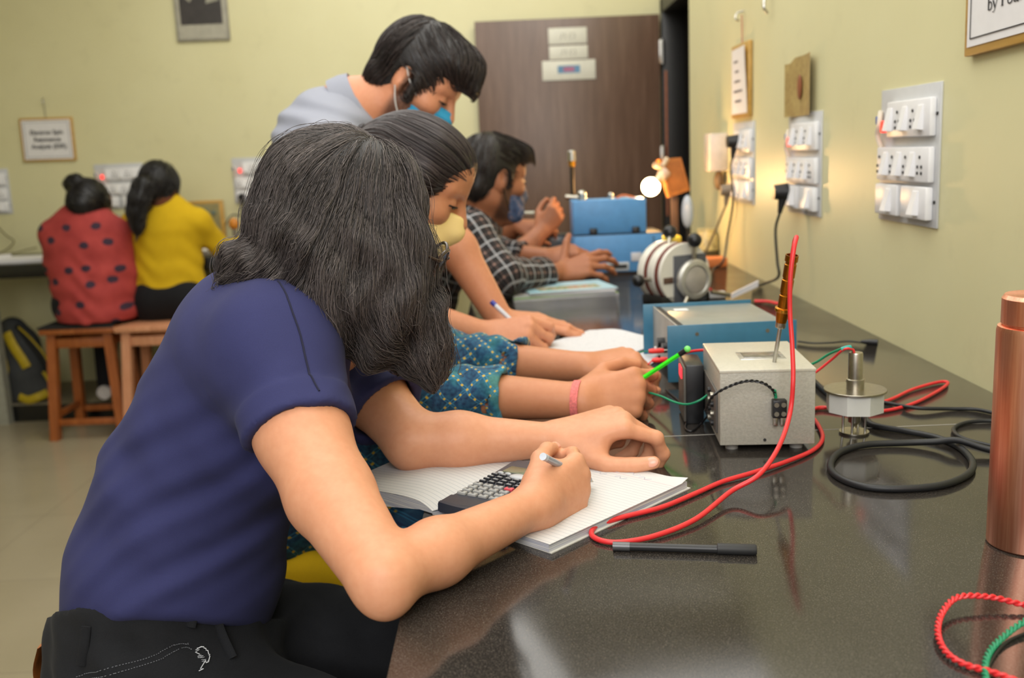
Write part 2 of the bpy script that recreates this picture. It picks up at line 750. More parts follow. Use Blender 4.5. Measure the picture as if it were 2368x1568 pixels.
WALL, GRAN, FLOOR = m_wall(), m_granite(), m_floor()
DOORW = m_wood('brown_door_laminate', (88, 66, 52), (101, 77, 62), (116, 91, 75), .35, .6, 2)
STOOLW = m_wood('orange_brown_wood', (128, 66, 26), (150, 82, 36), (168, 98, 48), .32, 1., 2)
PALEW = m_wood('pinkish_wood', (182, 124, 88), (200, 140, 104), (212, 156, 120), .35, 1., 2)
BAMB = m_wood('golden_bamboo', (168, 126, 52), (188, 146, 70), (204, 162, 86), .4, 1., 0)
BLKP = M('black_paint', (26, 25, 24), .45)
BLKG = M('black_granite_edge', (20, 20, 20), .2, var=.3, vs=400)
WHITEPL = M('white_plastic', (232, 231, 232), .35, var=.02)
GREYPL = M('light_grey_plate', (198, 199, 200), .4, var=.03)
DARKH = M('dark_hole', (40, 38, 38), .7, var=0)
PAPER = M('white_paper', (226, 224, 224), .75, var=.02)
BLK = M('black_plastic', (22, 22, 24), .38, var=.1)
RUB = M('black_rubber', (27, 28, 30), .5, var=.1)
STEEL = M('steel', (190, 188, 182), .28, metal=1, var=.06, vs=200)
INK = M('black_ink', (42, 40, 42), .7, var=0)
REDIND = M('red_indicator', (235, 40, 30), .3, var=0, emit=((255, 40, 25), 2.2))
DIM = M('dark_corridor', (60, 54, 48), .8)  # darkness of the unlit corridor put into its wall colour


def struct(name, mb, mat, kind='structure'):
    return tag(mb.build(name, mat), kind=kind)


# ---------------------------------------------------------------- shell
CEIL = 3.05
struct('floor', MB().span((-4.5, -1.6, -.1), (2.4, WB + .1, 0)), FLOOR)
struct('ceiling', MB().span((-4.6, -1.6, CEIL), (2.4, WB + .1, CEIL + .1)), M('white_ceiling', (228, 226, 218), .8))
struct('wall_back', MB().span((-4.5, WB, 0), (.9, WB + .1, CEIL)), WALL)
DX, DJ = .90, 4.08                               # the doorway's wall is set back from the bench wall
mb = MB().span((WX, -1.6, 0), (DX + .02, DJ, CEIL)).span((DX, DJ, 2.06), (DX + .12, WB, CEIL))
struct('wall_right', mb, WALL)
struct('wall_left', MB().span((-4.6, -1.6, 0), (-4.5, WB + .1, CEIL)), WALL)
mb = MB().span((2.2, DJ - .2, 0), (2.3, WB + .1, CEIL)).span((DX + .02, DJ - .3, 0), (2.3, DJ - .2, CEIL)).span((DX, WB, 0), (2.3, WB + .1, CEIL))
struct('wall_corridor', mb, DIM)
fr = struct('door_1', MB().span((DX - .025, DJ + .001, 1.985), (DX + .10, WB - .001, 2.06), .004).span((DX - .025, DJ + .001, 0), (DX + .10, DJ + .07, 2.06), .004)
            .span((DX - .025, WB - .07, 0), (DX + .10, WB - .001, 2.06), .004), BLKP)
tag(fr, 'black door frame in the side wall beside the open brown door', 'door frame')
DL = Dy(1097, 53, WB - .05)[0]
leaf = thing('door_leaf', 'dark brown laminate door standing open flat against the back wall', 'door', (DX - .04, WB - .05, 0))
MB().span((DL - DX + .04, -.03, .01), (0, .012, 1.975), .002).build('door_panel', DOORW, leaf)
for z in (.35, 1.22, 1.78):
    MB().span((-.004, -.045, z - .06), (.022, -.028, z + .06), .002).cyl((.01, -.046, z - .065), (.01, -.046, z + .065), .008).build('hinge', STEEL, leaf)
MB().span((.026, -.031, .9), (.036, .010, 1.68)).build('edge_strip', M('raw_door_edge', (168, 100, 66), .5, var=.1), leaf)
yS = WB - .05 - .0315
for n, (a, b, lab) in enumerate([((1268, 65), (1357, 101), 'small white number plate, topmost of the three on the brown door'),
                                 ((1270, 106), (1359, 136), 'small white number plate between two other plates on the brown door'),
                                 ((1254, 140), (1377, 184), 'wide white door sign with a blue and pink strip')]):
    p0, p1 = Dy(a[0], (a[1] + b[1]) / 2, yS), Dy(b[0], (a[1] + b[1]) / 2, yS)
    wd, ht = p1[0] - p0[0], (b[1] - a[1]) / 2300 * 5.4
    q = (p0 + p1) / 2
    s_ = thing('door_sign', lab, 'sign', (q[0], yS, q[2]))
    MB().box((0, -.002, 0), (wd, .004, ht), None, .001).build('plate', M('off_white_sign', (214, 212, 198), .5, var=.03), s_)
    if n < 2:
        mk = MB()
        for i, (dx, sl) in enumerate([(-.036, .3), (-.013, .1), (.012, -.3), (.036, .25)]):
            mk.tube([(dx - sl * .012, -.0045, -.016), (dx + sl * .014, -.0045, .0), (dx + .008 - .01 * (i % 2), -.0045, .015)], .0022, 6)
        mk.build('writing', M('faded_ink', (150, 148, 140), .7, var=0), s_)
    else:
        MB().box((0, -.0045, .004), (wd * .42, .001, ht * .38)).build('strip', M('blue_strip', (96, 138, 172), .5), s_)
        MB().box((.0, -.0052, .004), (wd * .2, .001, ht * .2)).build('lettering', M('pink_print', (178, 100, 130), .5), s_)

# ---------------------------------------------------------------- benches
FX = -.110
bench = thing('lab_bench', 'long polished dark granite laboratory bench along the right wall', 'bench', (0, 0, 0))
MB().span((FX, -1.2, T - .035), (WX - .001, 4.0, T), .0025).build('worktop', GRAN, bench)
MB().span((FX + .001, 1.343, T - .004), (WX - .002, 1.3455, T + .0002)).build('joint', M('grey_grout', (150, 146, 138), .6), bench)
for y in (-1.1, .2, 2.2, 3.9):
    MB().span((FX + .22, y - .05, 0), (WX - .001, y + .05, T - .035)).build('support_wall', WALL, bench)
bb = thing('lab_bench', 'black edged laboratory bench along the back wall under the switchboards', 'bench', (0, 0, 0))
BT = .835
BY = 4.93
MB().span((-4.45, BY, BT - .068), (-.26, WB - .001, BT), .003).build('worktop', BLKG, bb)
for x in (-4.0, -2.66, -1.3, -.32):
    MB().span((x - .035, BY + .08, .0), (x + .035, BY + .14, BT - .068)).build('support_wall', M('grey_green_plaster', (150, 150, 136), .7), bb)
MB().span((-4.45, 5.075, 0), (-.26, WB - .001, .088), .002).build('plinth', M('beige_screed', (150, 140, 116), .6), bb)
MB().span((-4.45, 5.065, 0), (-.26, 5.075, .086)).build('plinth_face', BLKG, bb)


# ---------------------------------------------------------------- switchboards
def socket_holes(mb, u, v, s=1.):
    for dx, dz in ((0, .013), (-.0085, -.004), (.0085, -.004), (-.0085, -.015), (.0085, -.015)):
        mb.cyl((u + dx * s, -.0162, v + dz * s), (u + dx * s, -.0175, v + dz * s), .0030 * s, seg=10)


def make_board():
    r = thing('switchboard', None, 'switchboard')
    MB().box((0, -.002, 0), (.272, .004, .25), None, .001).build('plate', GREYPL, r)
    for sx, sz in ((-.125, .0), (.126, .072), (.126, -.08)):
        MB().cyl((sx, -.004, sz), (sx, -.006, sz), .003).build('screw', DARKH, r)
    MB().box((-.092, -.014, .055), (.010, .012, .022), None, .002).build('indicator_light', REDIND, r)
    MB().tube(crom([(-.128, -.008, .085), (-.118, -.014, .06), (-.126, -.014, .04), (-.116, -.01, .015)], 5), .005, 8).build('fuse_clip', M('cream_plastic', (214, 206, 186), .5), r)
    MB().box((-.128, -.012, .068), (.008, .01, .016), None, .002).build('fuse_cap', M('blue_plastic', (45, 85, 165), .4), r)
    rows = [(-.076, .122, .034, .1, 'wswsw'), (-.122, .122, -.046, .016, 'swswsws')]
    for u0, u1, v0, v1, pat in rows:
        m = MB().span((u0, -.016, v0), (u1, -.004, v1), .003).build('switch_module', WHITEPL, r)
        n = len(pat)
        for i, c in enumerate(pat):
            u = u0 + (i + .5) * (u1 - u0 - .02) / n
            v = (v0 + v1) / 2
            if c == 'w':
                MB().loft([np.array([(u - .011, -.0155, v - .022), (u + .011, -.0155, v - .022), (u + .011, -.0155, v + .022), (u - .011, -.0155, v + .022)]),
                           np.array([(u - .010, -.0275, v - .020), (u + .010, -.0275, v - .020), (u + .010, -.018, v + .021), (u - .010, -.018, v + .021)])]).build('rocker', WHITEPL, m)
            else:
                q = MB()
                socket_holes(q, u, v)
                q.build('socket', DARKH, m)
    for u0, u1 in ((-.122, -.012), (.006, .120)):
        m = MB().span((u0, -.018, -.112), (u1, -.004, -.054), .003).build('switch_module', WHITEPL, r)
        q = MB()
        socket_holes(q, u0 + .03, -.08, 1.15)
        q.build('socket', DARKH, m)
        u, v = u0 + .072, -.083
        MB().loft([np.array([(u - .012, -.0175, v - .022), (u + .012, -.0175, v - .022), (u + .012, -.0175, v + .022), (u - .012, -.0175, v + .022)]),
                   np.array([(u - .011, -.031, v - .020), (u + .011, -.031, v - .020), (u + .011, -.020, v + .021), (u - .011, -.020, v + .021)])]).build('rocker', WHITEPL, m)
    return r


SIDE = -math.pi / 2
board0 = make_board()
spots = [((WX, 1.868, 1.244), SIDE, 'grey switchboard nearest the copper bottle, with nothing plugged in', 'switchboards on the right wall'),
         ((WX, 2.515, 1.222), SIDE, 'grey switchboard under the brown plaque, warm lamp glare on it', 'switchboards on the right wall'),
         ((WX, 3.155, 1.218), SIDE, 'grey switchboard under the small hanging notice on the right wall, black plugs in it', 'switchboards on the right wall'),
         ((Dy(279, 432, WB)[0], WB, 1.185), 0, 'grey switchboard behind the woman in red and the woman in yellow', 'switchboards on the back wall'),
         ((Dy(596, 416, WB)[0], WB, 1.188), 0, 'grey switchboard with a black plug, partly behind the dark hair', 'switchboards on the back wall'),
         ((Dy(-32, 445, WB)[0], WB, 1.184), 0, 'grey switchboard cut off at the left edge below the bamboo framed notice', 'switchboards on the back wall')]
for i, (loc, rz, lab, grp) in enumerate(spots):
    o = board0 if i == 0 else copy_tree(board0)
    o.location, o.rotation_euler = loc, (0, 0, rz)
    tag(o, lab, None, grp)


def plug(loc, rz, label, path, mat=BLK, s=1.):
    """a plug sticking out of a socket and its cord; path in world space from the plug down"""
    p = thing('power_plug', label, 'plug', loc, rz)
    MB().cyl((0, -.018, 0), (0, -.05 * s, 0), .021 * s, .017 * s, 18).cyl((0, -.03, -.012), (0, -.034 * s, -.05 * s), .011 * s, .005 * s, 12).build('plug_body', mat, p, 50)
    R = rotz(-rz)
    pts = [(np.array(q) - np.array(loc)) @ R.T for q in path]
    MB().tube(crom([(0, -.034 * s, -.05 * s)] + pts, 8), .0036, 8).build('cord', mat if mat is not BLK else RUB, p)
    return p


GREYC = M('grey_cord', (120, 112, 98), .5)
plug((WX, 3.165, 1.285), SIDE, 'black plug high on the switchboard under the small hanging notice', [(WX - .04, 3.17, 1.2), (WX - .03, 3.18, 1.10), (WX - .045, 3.2, .98), Gz(1672, 605, T + .03), Gz(1650, 622, T + .005), Gz(1640, 650, T + .004)], s=1.05)
plug((WX, 3.27, 1.13), SIDE, 'black plug low at the far side of the switchboard under the small notice', [(WX - .04, 3.3, 1.05), (WX - .05, 3.4, .97), (WX - .06, 3.5, T + .02), (WX - .06, 3.62, T + .005)], GREYC)
plug((WX, 2.61, 1.15), SIDE, 'black plug in the switchboard below the brown plaque', [(WX - .045, 2.62, 1.05), (WX - .045, 2.60, .97), Wx(1800, 640, WX - .04), Gz(1770, 655, T + .008), Gz(1742, 664, T + .004)], s=1.1)
px = Dy(562, 455, WB)
plug((px[0], WB, px[2]), 0, 'black plug in the back wall switchboard beside the dark hair', [(px[0] - .01, WB - .05, px[2] - .1), (px[0] - .06, WB - .06, 1.0), (px[0] - .12, WB - .08, .9), (px[0] - .15, WB - .1, BT + .01)])


# ---------------------------------------------------------------- things on the walls
def notice(loc, rz, w_, h_, label, lines, tilt=0., size=.03, border=True, hook=.09, curl=0., red=False, margin=.012):
    r = thing('hanging_notice', label, 'notice', loc, rz)
    t = margin
    mb = MB().box((0, -.006, 0), (w_, .012, h_), None, .002)
    mb.build('bamboo_board', BAMB, r)
    gw, gh = w_ - 2 * t, h_ - 2 * t
    us, vs_ = np.linspace(-gw / 2, gw / 2, 9), np.linspace(-gh / 2, gh / 2, 9)
    g = np.array([[(u, -.0135 - curl * max(0, (u / gw + .5)) ** 2 * (1 + math.sin(v / gh * 3)), v) for v in vs_] for u in us])
    pg = MB().sheet(g, .0006).build('paper', PAPER, r)
    if border:
        mb = MB()
        a, b = gw / 2 - .012, gh / 2 - .012
        for (x0, z0, x1, z1) in ((-a, -b, a, -b), (-a, b, a, b), (-a, -b, -a, b), (a, -b, a, b)):
            mb.box(((x0 + x1) / 2, -.0148, (z0 + z1) / 2), (abs(x1 - x0) + .0016, .0006, abs(z1 - z0) + .0016))
        mb.build('border_line', INK, pg)
    for s, v, u, sz in lines:
        text('lettering', s, sz, INK, pg, (u, -.0146, v), bold=.0008)
    if hook:
        z1 = h_ / 2 + hook
        MB().tube([(0, -.004, h_ / 2 - .005), (0, -.006, z1)], .0015, 6).build('string', M('red_string', (190, 90, 80), .7) if red else GREYC, r)
        MB().tube(crom([(0, 0, z1 + .012), (0, -.02, z1 + .006), (.006, -.026, z1 - .012), (-.002, -.014, z1 - .016)], 5), .003, 8).build('hook', STEEL, r)
    r.rotation_euler = (0, tilt, rz)
    return r


c = Dy(108, 323, WB)
notice((c[0] + .01, WB - .001, c[2]), 0, .292, .236, 'bamboo framed white notice hanging on the back wall above the woman in red',
       [('Electron Spin', .038, 0, .034), ('Resonance', .0, 0, .034), ('Analysis', -.038, -.036, .034), ('(ESR)', -.038, .066, .034)], math.radians(0.6))
nt = notice((WX - .001, 3.165, 1.468), SIDE, .225, .222, 'small curled notice on a bamboo board on the right wall beside the brown plaque', [], 0, hook=.085, curl=.004, red=True, border=False)
for v_, l_ in ((.06, .07), (.03, .05), (.0, .06), (-.03, .07), (-.06, .05)):
    MB().box((-.01, -.0150, v_), (l_ * 1.6, .0006, .007)).build('faded_line', M('faded_print', (120, 118, 124), .7, var=.2, vs=200) if 'faded_print' not in bpy.data.materials else bpy.data.materials['faded_print'], children(nt)[1])
b0 = notice((WX - .001, 1.475, 1.525), SIDE, .32, .245, 'large bamboo backed notice at the top right corner of the picture', [], math.radians(-1.2), hook=0, margin=.013)


def serif_glyphs(s_, h, thick):
    """a serif face drawn stroke by stroke: returns outlines as (list of polylines with widths) in units of cap height"""
    G = {'b': (.56, [([(.12, .98), (.12, .0)], .12), ([(.12, .45), (.25, .60), (.42, .52), (.47, .3), (.40, .06), (.24, .0), (.12, .08)], .085), ([(0, .96), (.12, .98)], .05)]),
         'y': (.56, [([(.06, .62), (.27, .05)], .12), ([(.48, .62), (.27, .05), (.2, -.16), (.08, -.24), (.03, -.2)], .06), ([(-.02, .63), (.16, .63)], .04), ([(.36, .63), (.56, .63)], .04)]),
         'F': (.66, [([(.14, .98), (.14, .02)], .13), ([(.0, .98), (.56, .98), (.57, .78)], .045), ([(.14, .52), (.40, .52)], .05), ([(.40, .62), (.40, .42)], .04), ([(.02, .02), (.27, .02)], .045)]),
         'o': (.56, [([(.26, .62), (.08, .52), (.04, .31), (.08, .1), (.26, 0), (.44, .1), (.48, .31), (.44, .52), (.26, .62)], .09)]),
         'u': (.60, [([(.10, .62), (.10, .14), (.2, .02), (.34, .05), (.44, .14)], .09), ([(.46, .62), (.46, .02), (.56, .02)], .1), ([(.0, .62), (.10, .62)], .045), ([(.36, .62), (.46, .62)], .045)]),
         'r': (.44, [([(.13, .62), (.13, .02)], .11), ([(.13, .42), (.24, .6), (.38, .6)], .08), ([(.02, .62), (.13, .62)], .045), ([(.02, .02), (.26, .02)], .045)])}
    mb, x = MB(), 0.
    for ch in s_:
        if ch == ' ':
            x += .34
            continue
        adv, st = G[ch]
        for pl, wd in st:
            p = crom([(x + a, 0, b) for a, b in pl], 5) if len(pl) > 2 else np.array([(x + a, 0, b) for a, b in pl], float)
            mb.tube(np.array(p) * h, wd * h * .55, 8, flat=.02 / max(wd, .02) * thick, hint=(0, 1, 0))
        x += adv
    return mb


for word, x0 in (('by', 0.), ('Four', (.56 + .56 + .34) * .019 * 1.5)):
    o = serif_glyphs(word, .019, .4).build('lettering', INK, children(b0)[1])
    o.location = (-.081 + x0, -.0148, -.0635)
    o.scale = (1.5, 1, 1)
pl = thing('brown_plaque', 'brown plaque with a faint pattern above the second switchboard of the right wall', 'plaque', (WX - .001, 2.54, 1.415), SIDE)
k = NT('old_brown_print')
v = k.coord((1, 1, 1))
wv = k.n('ShaderNodeTexVoronoi', i_Scale=70.)
k.l(v, wv.inputs['Vector'])
k.l(k.mix(.35, k.ramp(wv.outputs[0], [(.1, lin((150, 122, 70))), (.6, lin((176, 150, 92)))]), k.ramp(k.noise(v, 18, 3), [(.35, lin((128, 98, 52))), (.65, lin((186, 166, 104)))])), k.b.inputs['Base Color'])
k.b.inputs['Roughness'].default_value = .5
us = np.linspace(-.105, .105, 8)
MB().sheet(np.array([[(u, -.004 - .012 * (abs(u) / .105) ** 2, v_) for v_ in np.linspace(-.075, .07 - .012 * (u < -.07), 8)] for u in us]), .002).build('plate', k.m, pl)
MB().sphere((0, -.009, -.005), (.018, .003, .03)).build('emblem', M('red_brown_emblem', (140, 78, 48), .5), pl)
nk = thing('wall_hook', 'empty metal hook high on the right wall above the switchboards', 'hook', (WX, Wx(1786, 12)[1], Wx(1786, 12)[2]), SIDE)
MB().tube(crom([(0, 0, .03), (0, -.018, .025), (.004, -.024, -.005), (-.002, -.012, -.02)], 6), .004, 8).build('hook_wire', STEEL, nk)
cb = thing('wall_box', 'small pinkish white box on the right wall near the dark doorway', 'box', (WX, 3.44, 1.252), SIDE)
MB().box((0, -.03, 0), (.10, .06, .125), None, .004).build('case', M('pinkish_white_plastic', (226, 212, 200), .45), cb)
MB().box((.0, -.061, 0), (.002, .003, .12)).build('lid_joint', GREYC, cb)
MB().cyl((-.05, -.035, .01), (-.062, -.035, .01), .01).build('button', BLK, cb)
MB().sphere((.01, -.022, -.095), (.026, .016, .034)).build('cable_lump', M('brown_tape', (110, 88, 62), .6), cb)

# framed picture high on the back wall
c = Dy(464, 97, WB)
pw = .285
pic = thing('framed_picture', 'framed portrait in a grey mount high on the back wall', 'picture', (Dy(470, 60, WB)[0], WB, 1.943))
MB().span((-pw / 2, -.018, 0), (pw / 2, 0, .42), .003).build('frame', M('grey_frame', (150, 146, 134), .5), pic)
MB().span((-pw / 2 + .012, -.020, .012), (pw / 2 - .012, -.0175, .408)).build('mount', M('grey_mount', (170, 166, 150), .6), pic)
ph = MB().span((-pw / 2 + .03, -.022, .085), (pw / 2 - .03, -.0195, .39)).build('photo', M('dark_photo', (58, 54, 52), .4, var=.15, vs=20), pic)
MB().prism([(-.10, .24), (-.055, .20), (-.03, .24), (-.06, .30)], 0, .001, (0, -.0225, 0), (1, 0, 0), (0, 0, 1)).prism([(.03, .19), (.10, .205), (.105, .30), (.05, .30)], 0, .001, (0, -.0225, 0), (1, 0, 0), (0, 0, 1)).build('shirt', M('faded_shirt', (150, 148, 132), .6), ph)
MB().prism([(-.02, .225), (.015, .22), (.035, .30), (-.03, .30)], 0, .0012, (0, -.0225, 0), (1, 0, 0), (0, 0, 1)).build('neck', M('faded_skin', (150, 104, 84), .6), ph)


# ---------------------------------------------------------------- stools
def make_stool(wood, name='wooden_stool'):
    r = thing(name, None, 'stool')
    H = .545
    MB().span((-.18, -.16, H - .028), (.18, .16, H), .006).build('seat', wood, r)
    tb = []
    for sx in (-1, 1):
        for sy in (-1, 1):
            a, b = np.array((sx * .135, sy * .115, H - .028)), np.array((sx * .165, sy * .15, 0))
            q = .021
            sq = np.array([(-q, -q, 0), (q, -q, 0), (q, q, 0), (-q, q, 0)])
            MB().loft([a + sq, b + sq]).build('leg', wood, r)
    for z, s in ((H - .075, .14), (.085, .16)):
        ht = .045 if z > .3 else .03
        for sy in (-1, 1):
            MB().box((0, sy * (s - .018), z), (2 * s - .03, .018, ht), None, .002).build('rail', wood, r)
        for sx in (-1, 1):
            MB().box((sx * s, 0, z + .03 * (z < .3)), (.018, 2 * s - .06, ht), None, .002).build('rail', wood, r)
    return r


def leg_xy(px, py):
    return Gz(px, py, 0)


a = leg_xy(130, 1018)
stool = make_stool(STOOLW)
stool.location = (a[0] + .165, a[1] + .15, 0)
tag(stool, 'orange brown wooden stool under the woman in red', None, 'wooden stools')
pad = MB().span((-.185, -.165, .545), (.175, .165, .556), .004)
tag(pad.build('stool_cover', M('black_cloth', (20, 20, 20), .8)), 'black cloth pad on the stool of the woman in red', 'cushion').location = stool.location
st2 = make_stool(PALEW)
b = Dy(278, 800, 4.62)
st2.location = (max(b[0] + .145, stool.location[0] + .366), 4.80, 0)
tag(st2, 'lighter wooden stool under the woman in yellow', None, 'wooden stools')
# ---------------------------------------------------------------- materials of the equipment
COPPER = M('brushed_copper', (205, 128, 98), .30, metal=1, var=0)
k = NT('brushed_copper_body')
v = k.coord((60, 60, 2.))
k.l(k.ramp(k.noise(v, 6, 3), [(.3, lin((226, 150, 122))), (.7, lin((246, 184, 154)))]), k.b.inputs['Base Color'])
k.b.inputs['Metallic'].default_value = 1
k.b.inputs['Roughness'].default_value = .36
k.b.inputs['Anisotropic'].default_value = .5
COPPER = k.m
HAMMER = M('grey_hammertone_paint', (170, 166, 154), .38, var=.07, vs=240, bump=.35, bs=330, bd=.0014, coat=.15)
HAMTOP = M('grey_hammertone_lid', (192, 187, 172), .32, var=.05, vs=240, bump=.15, bs=330, bd=.001)
TEAL = M('teal_blue_paint', (52, 110, 138), .35, var=.05, vs=60, bump=.06, bs=600)
BLUEP = M('bright_blue_paint', (88, 148, 204), .42, var=.05, vs=30)
GREYTOP = M('grey_aluminium_lid', (150, 152, 146), .38, metal=.25, var=.06, vs=25)
REDW = M('red_wire', (222, 48, 52), .4, var=.06)
GREENW = M('green_wire', (22, 134, 92), .45, var=.1)
CYANW = M('teal_sleeve', (20, 160, 150), .4)
BRASS = M('golden_brass', (214, 152, 52), .25, metal=1, var=.08, vs=120)
BRASSD = M('dark_brass', (176, 112, 30), .3, metal=1, var=.08, vs=120)
NICK = M('nickel_plate', (178, 172, 158), .3, metal=1, var=.06, vs=150)
TEFL = M('white_nylon', (206, 206, 200), .4, var=.03)
CREAMD = M('cream_enamel', (224, 220, 208), .35, var=.03)
BROWNC = M('brown_coil', (110, 52, 42), .5, var=.15, vs=300)


def on(px, py, dz=0., z=T):
    p = Gz(px, py, z)
    return np.array([p[0], p[1], z + dz])


def cable(name, label, pts, r, mat, cat='cable', n=8, seg=10, group=None):
    P = np.array(pts, float)
    base = P.mean(0)
    o = MB().tube(crom(P - base, n), r, seg).build(name, mat)
    o.location = base
    return tag(o, label, cat, group)


# ---------------------------------------------------------------- exercise book and calculator
S0, A0, B0 = Gz(1000, 1190), Gz(1272, 1280), Gz(1590, 1130)
ex, ey = unit(A0 - S0), unit(B0 - A0)
PWD, PHT = np.linalg.norm(A0 - S0), np.linalg.norm(B0 - A0)
nb = thing('notebook', 'open ruled white exercise book under the writing hand', 'notebook', S0, math.atan2(ex[1], ex[0]))
sgn = 1.0
k = NT('ruled_page')
v = k.coord((1, 1, 1))
sp = k.n('ShaderNodeSeparateXYZ')
k.l(v, sp.inputs[0])
ln = k.math('LESS_THAN', k.math('ABSOLUTE', k.math('SUBTRACT', k.math('FRACT', k.math('DIVIDE', sp.outputs[1], .0072)), .5)), .04)
top = k.math('LESS_THAN', sp.outputs[1], PHT - .028)
rul = k.math('LESS_THAN', k.math('ABSOLUTE', k.math('SUBTRACT', sp.outputs[1], PHT - .027)), .0005)
c1 = k.mix(k.math('MULTIPLY', k.math('MULTIPLY', ln, top), .62), lin((206, 205, 205)), lin((120, 132, 152)))
k.l(k.mix(k.math('MULTIPLY', rul, .6), c1, lin((200, 130, 150))), k.b.inputs['Base Color'])
k.b.inputs['Roughness'].default_value = .8
RULED = k.m
k = NT('page_edges')
v = k.coord((1, 1, 1))
sp = k.n('ShaderNodeSeparateXYZ')
k.l(v, sp.inputs[0])
k.l(k.ramp(k.noise(k.coord((3, 3, 420)), 3, 2), [(.35, lin((150, 154, 176))), (.65, lin((214, 212, 206)))]), k.b.inputs['Base Color'])
k.b.inputs['Roughness'].default_value = .8
EDGES = k.m


def page_block(x0, x1, zf, z0, nx=14):
    """a stack of leaves: upper surface zf(x), lower surface z0(x)"""
    mb = MB()
    xs = np.linspace(x0, x1, nx)
    rings = []
    for x in xs:
        rings.append(np.array([(x, 0, z0(x)), (x, PHT, z0(x)), (x, PHT, zf(x)), (x, 0, zf(x))]))
    return mb.loft(rings)


def zr(x):
    return .0095 - .0055 * max(0, 1 - x / .02) ** 2


def sag(x, y):
    """the left half hangs over the bench edge and droops"""
    return .235 * max(0, FX - .004 - (S0[0] + x * ex[0] + y * ey[0]))


def zl(x, y):
    t = -x / PWD
    return .004 + .0125 * (1 - math.exp(-t * 8)) - .004 * t - .55 * sag(x, y)


def zlb(x, y):
    return .0012 - sag(x, y)


page_block(.0, PWD - .0015, lambda x: zr(x) - .0008, lambda x: .0012).build('right_leaves', EDGES, nb, 30)
xs, ys = np.linspace(-PWD, 0, 26), np.linspace(0, PHT, 20)
lf = MB()
lf.loft([np.array([(x, y, zlb(x, y)) for y in ys] + [(x, y, zl(x, y) - .0008) for y in ys[::-1]]) for x in xs])
lf.build('left_leaves', EDGES, nb, 30)
xs, ys = np.linspace(0, PWD, 24), np.linspace(0, PHT, 20)
MB().sheet(np.array([[(x, y, zr(x) + .004 * max(0, (y / PHT - .93) / .07) ** 2 * max(0, (x / PWD - .85) / .15)) for y in ys] for x in xs]), .0007).build('right_page', RULED, nb)
xs = np.linspace(-PWD, 0, 26)
MB().sheet(np.array([[(x, y, zl(x, y)) for y in ys] for x in xs]), .0007).build('left_page', RULED, nb)
MB().span((0, 0, .0), (PWD + .002, PHT + .002, .0011)).build('cover', M('grey_white_cover', (206, 204, 198), .6), nb)
hw = MB()
for i, (x, y) in enumerate([(.05, .224), (.08, .222), (.105, .226), (.125, .221), (.07, .205), (.10, .206)]):
    hw.tube(crom([(x, y, zr(x) + .0006), (x + .006, y + .004, zr(x) + .0006), (x + .010, y - .002, zr(x) + .0006), (x + .017, y + .003, zr(x) + .0006)], 4), .0004, 5)
hw.build('pencil_notes', M('pale_pencil', (190, 188, 198), .8, var=0), nb)

BL, TL = Gz(1012, 1160, T + .022), Gz(1166, 1072, T + .026)
cx_, cl = unit((TL - BL) * np.array([1, 1, 0])), .158
ca = thing('calculator', 'dark grey scientific calculator lying on the open exercise book', 'calculator', (BL[0], BL[1], T + .0102), math.atan2(cx_[1], cx_[0]) - math.pi / 2)
CWD = .082
ca.rotation_euler[0] = math.radians(-.5)
DGREY = M('dark_grey_plastic', (58, 62, 70), .4, var=.04)
NAVYP = M('blue_black_plastic', (40, 44, 58), .35, var=.05)
KEYG = M('grey_keys', (160, 160, 158), .45, var=.03)
KEYD = M('black_keys', (42, 43, 48), .4)
KEYR = M('red_keys', (216, 82, 92), .45)
prof = [(0, .003), (.004, 0), (CWD - .004, 0), (CWD, .003)]


def outline(y):
    t = abs(y / cl - .5) * 2
    ins = .003 * (1 - t ** 2) + (.004 if y / cl > .97 else 0)
    return ins


rings = []
for y in np.linspace(0, cl, 16):
    i_ = outline(y)
    h = .0125 + .004 * (y / cl)
    yy = y - .008 * 0
    rings.append(np.array([(i_ + .002, yy, .0), (CWD - i_ - .002, yy, .0), (CWD - i_, yy, .004), (CWD - i_, yy, h - .003), (CWD - i_ - .003, yy, h), (i_ + .003, yy, h), (i_, yy, h - .003), (i_, yy, .004)]))
MB().loft(rings).build('body', DGREY, ca, 40)


def hz(y):
    return .0125 + .004 * (y / cl)


u = np.linspace(.003, CWD - .003, 12)
MB().loft([np.array([(x, .0, hz(0) + .0003), (x, .021 - .011 * (1 - ((x / CWD - .5) * 2) ** 2) * 0 + .006 * math.sin(math.pi * x / CWD), hz(.02) + .0008), (x, .019, hz(.02) - .004), (x, .0, hz(0) - .004)]) for x in u]).build('lower_trim', NAVYP, ca, 50)
MB().loft([np.array([(x, -.004 - .006 * math.sin(math.pi * x / CWD), .003), (x, -.002 - .006 * math.sin(math.pi * x / CWD), .013), (x, .002 - .004 * math.sin(math.pi * x / CWD), .0135), (x, .004, .002)]) for x in u]).build('lower_lip', NAVYP, ca, 50)
MB().span((.012, .113, hz(.115) - .001), (CWD - .010, .135, hz(.13) + .0006), .001).build('display', M('lcd_glass', (118, 122, 100), .15, var=.03), ca)
MB().span((.036, .138, hz(.14) - .001), (CWD - .012, .149, hz(.148) + .0012), .001).build('solar_cell', M('solar_strip', (62, 70, 78), .2), ca)
kb = []
for r_ in range(4):
    for c_ in range(5):
        x, y = .0125 + c_ * .0143, .030 + r_ * .0105
        m = KEYR if r_ == 3 and c_ >= 3 else KEYG
        q = MB().box((x, y, hz(y) + .0013), (.0112, .0068, .004), None, .0013).build('key', m, ca)
        MB().box((x, y, hz(y) + .0034), (.0030, .0022, .0003)).build('key_mark', M('key_print', (70, 70, 74), .6, var=0) if 'key_print' not in bpy.data.materials else bpy.data.materials['key_print'], q)
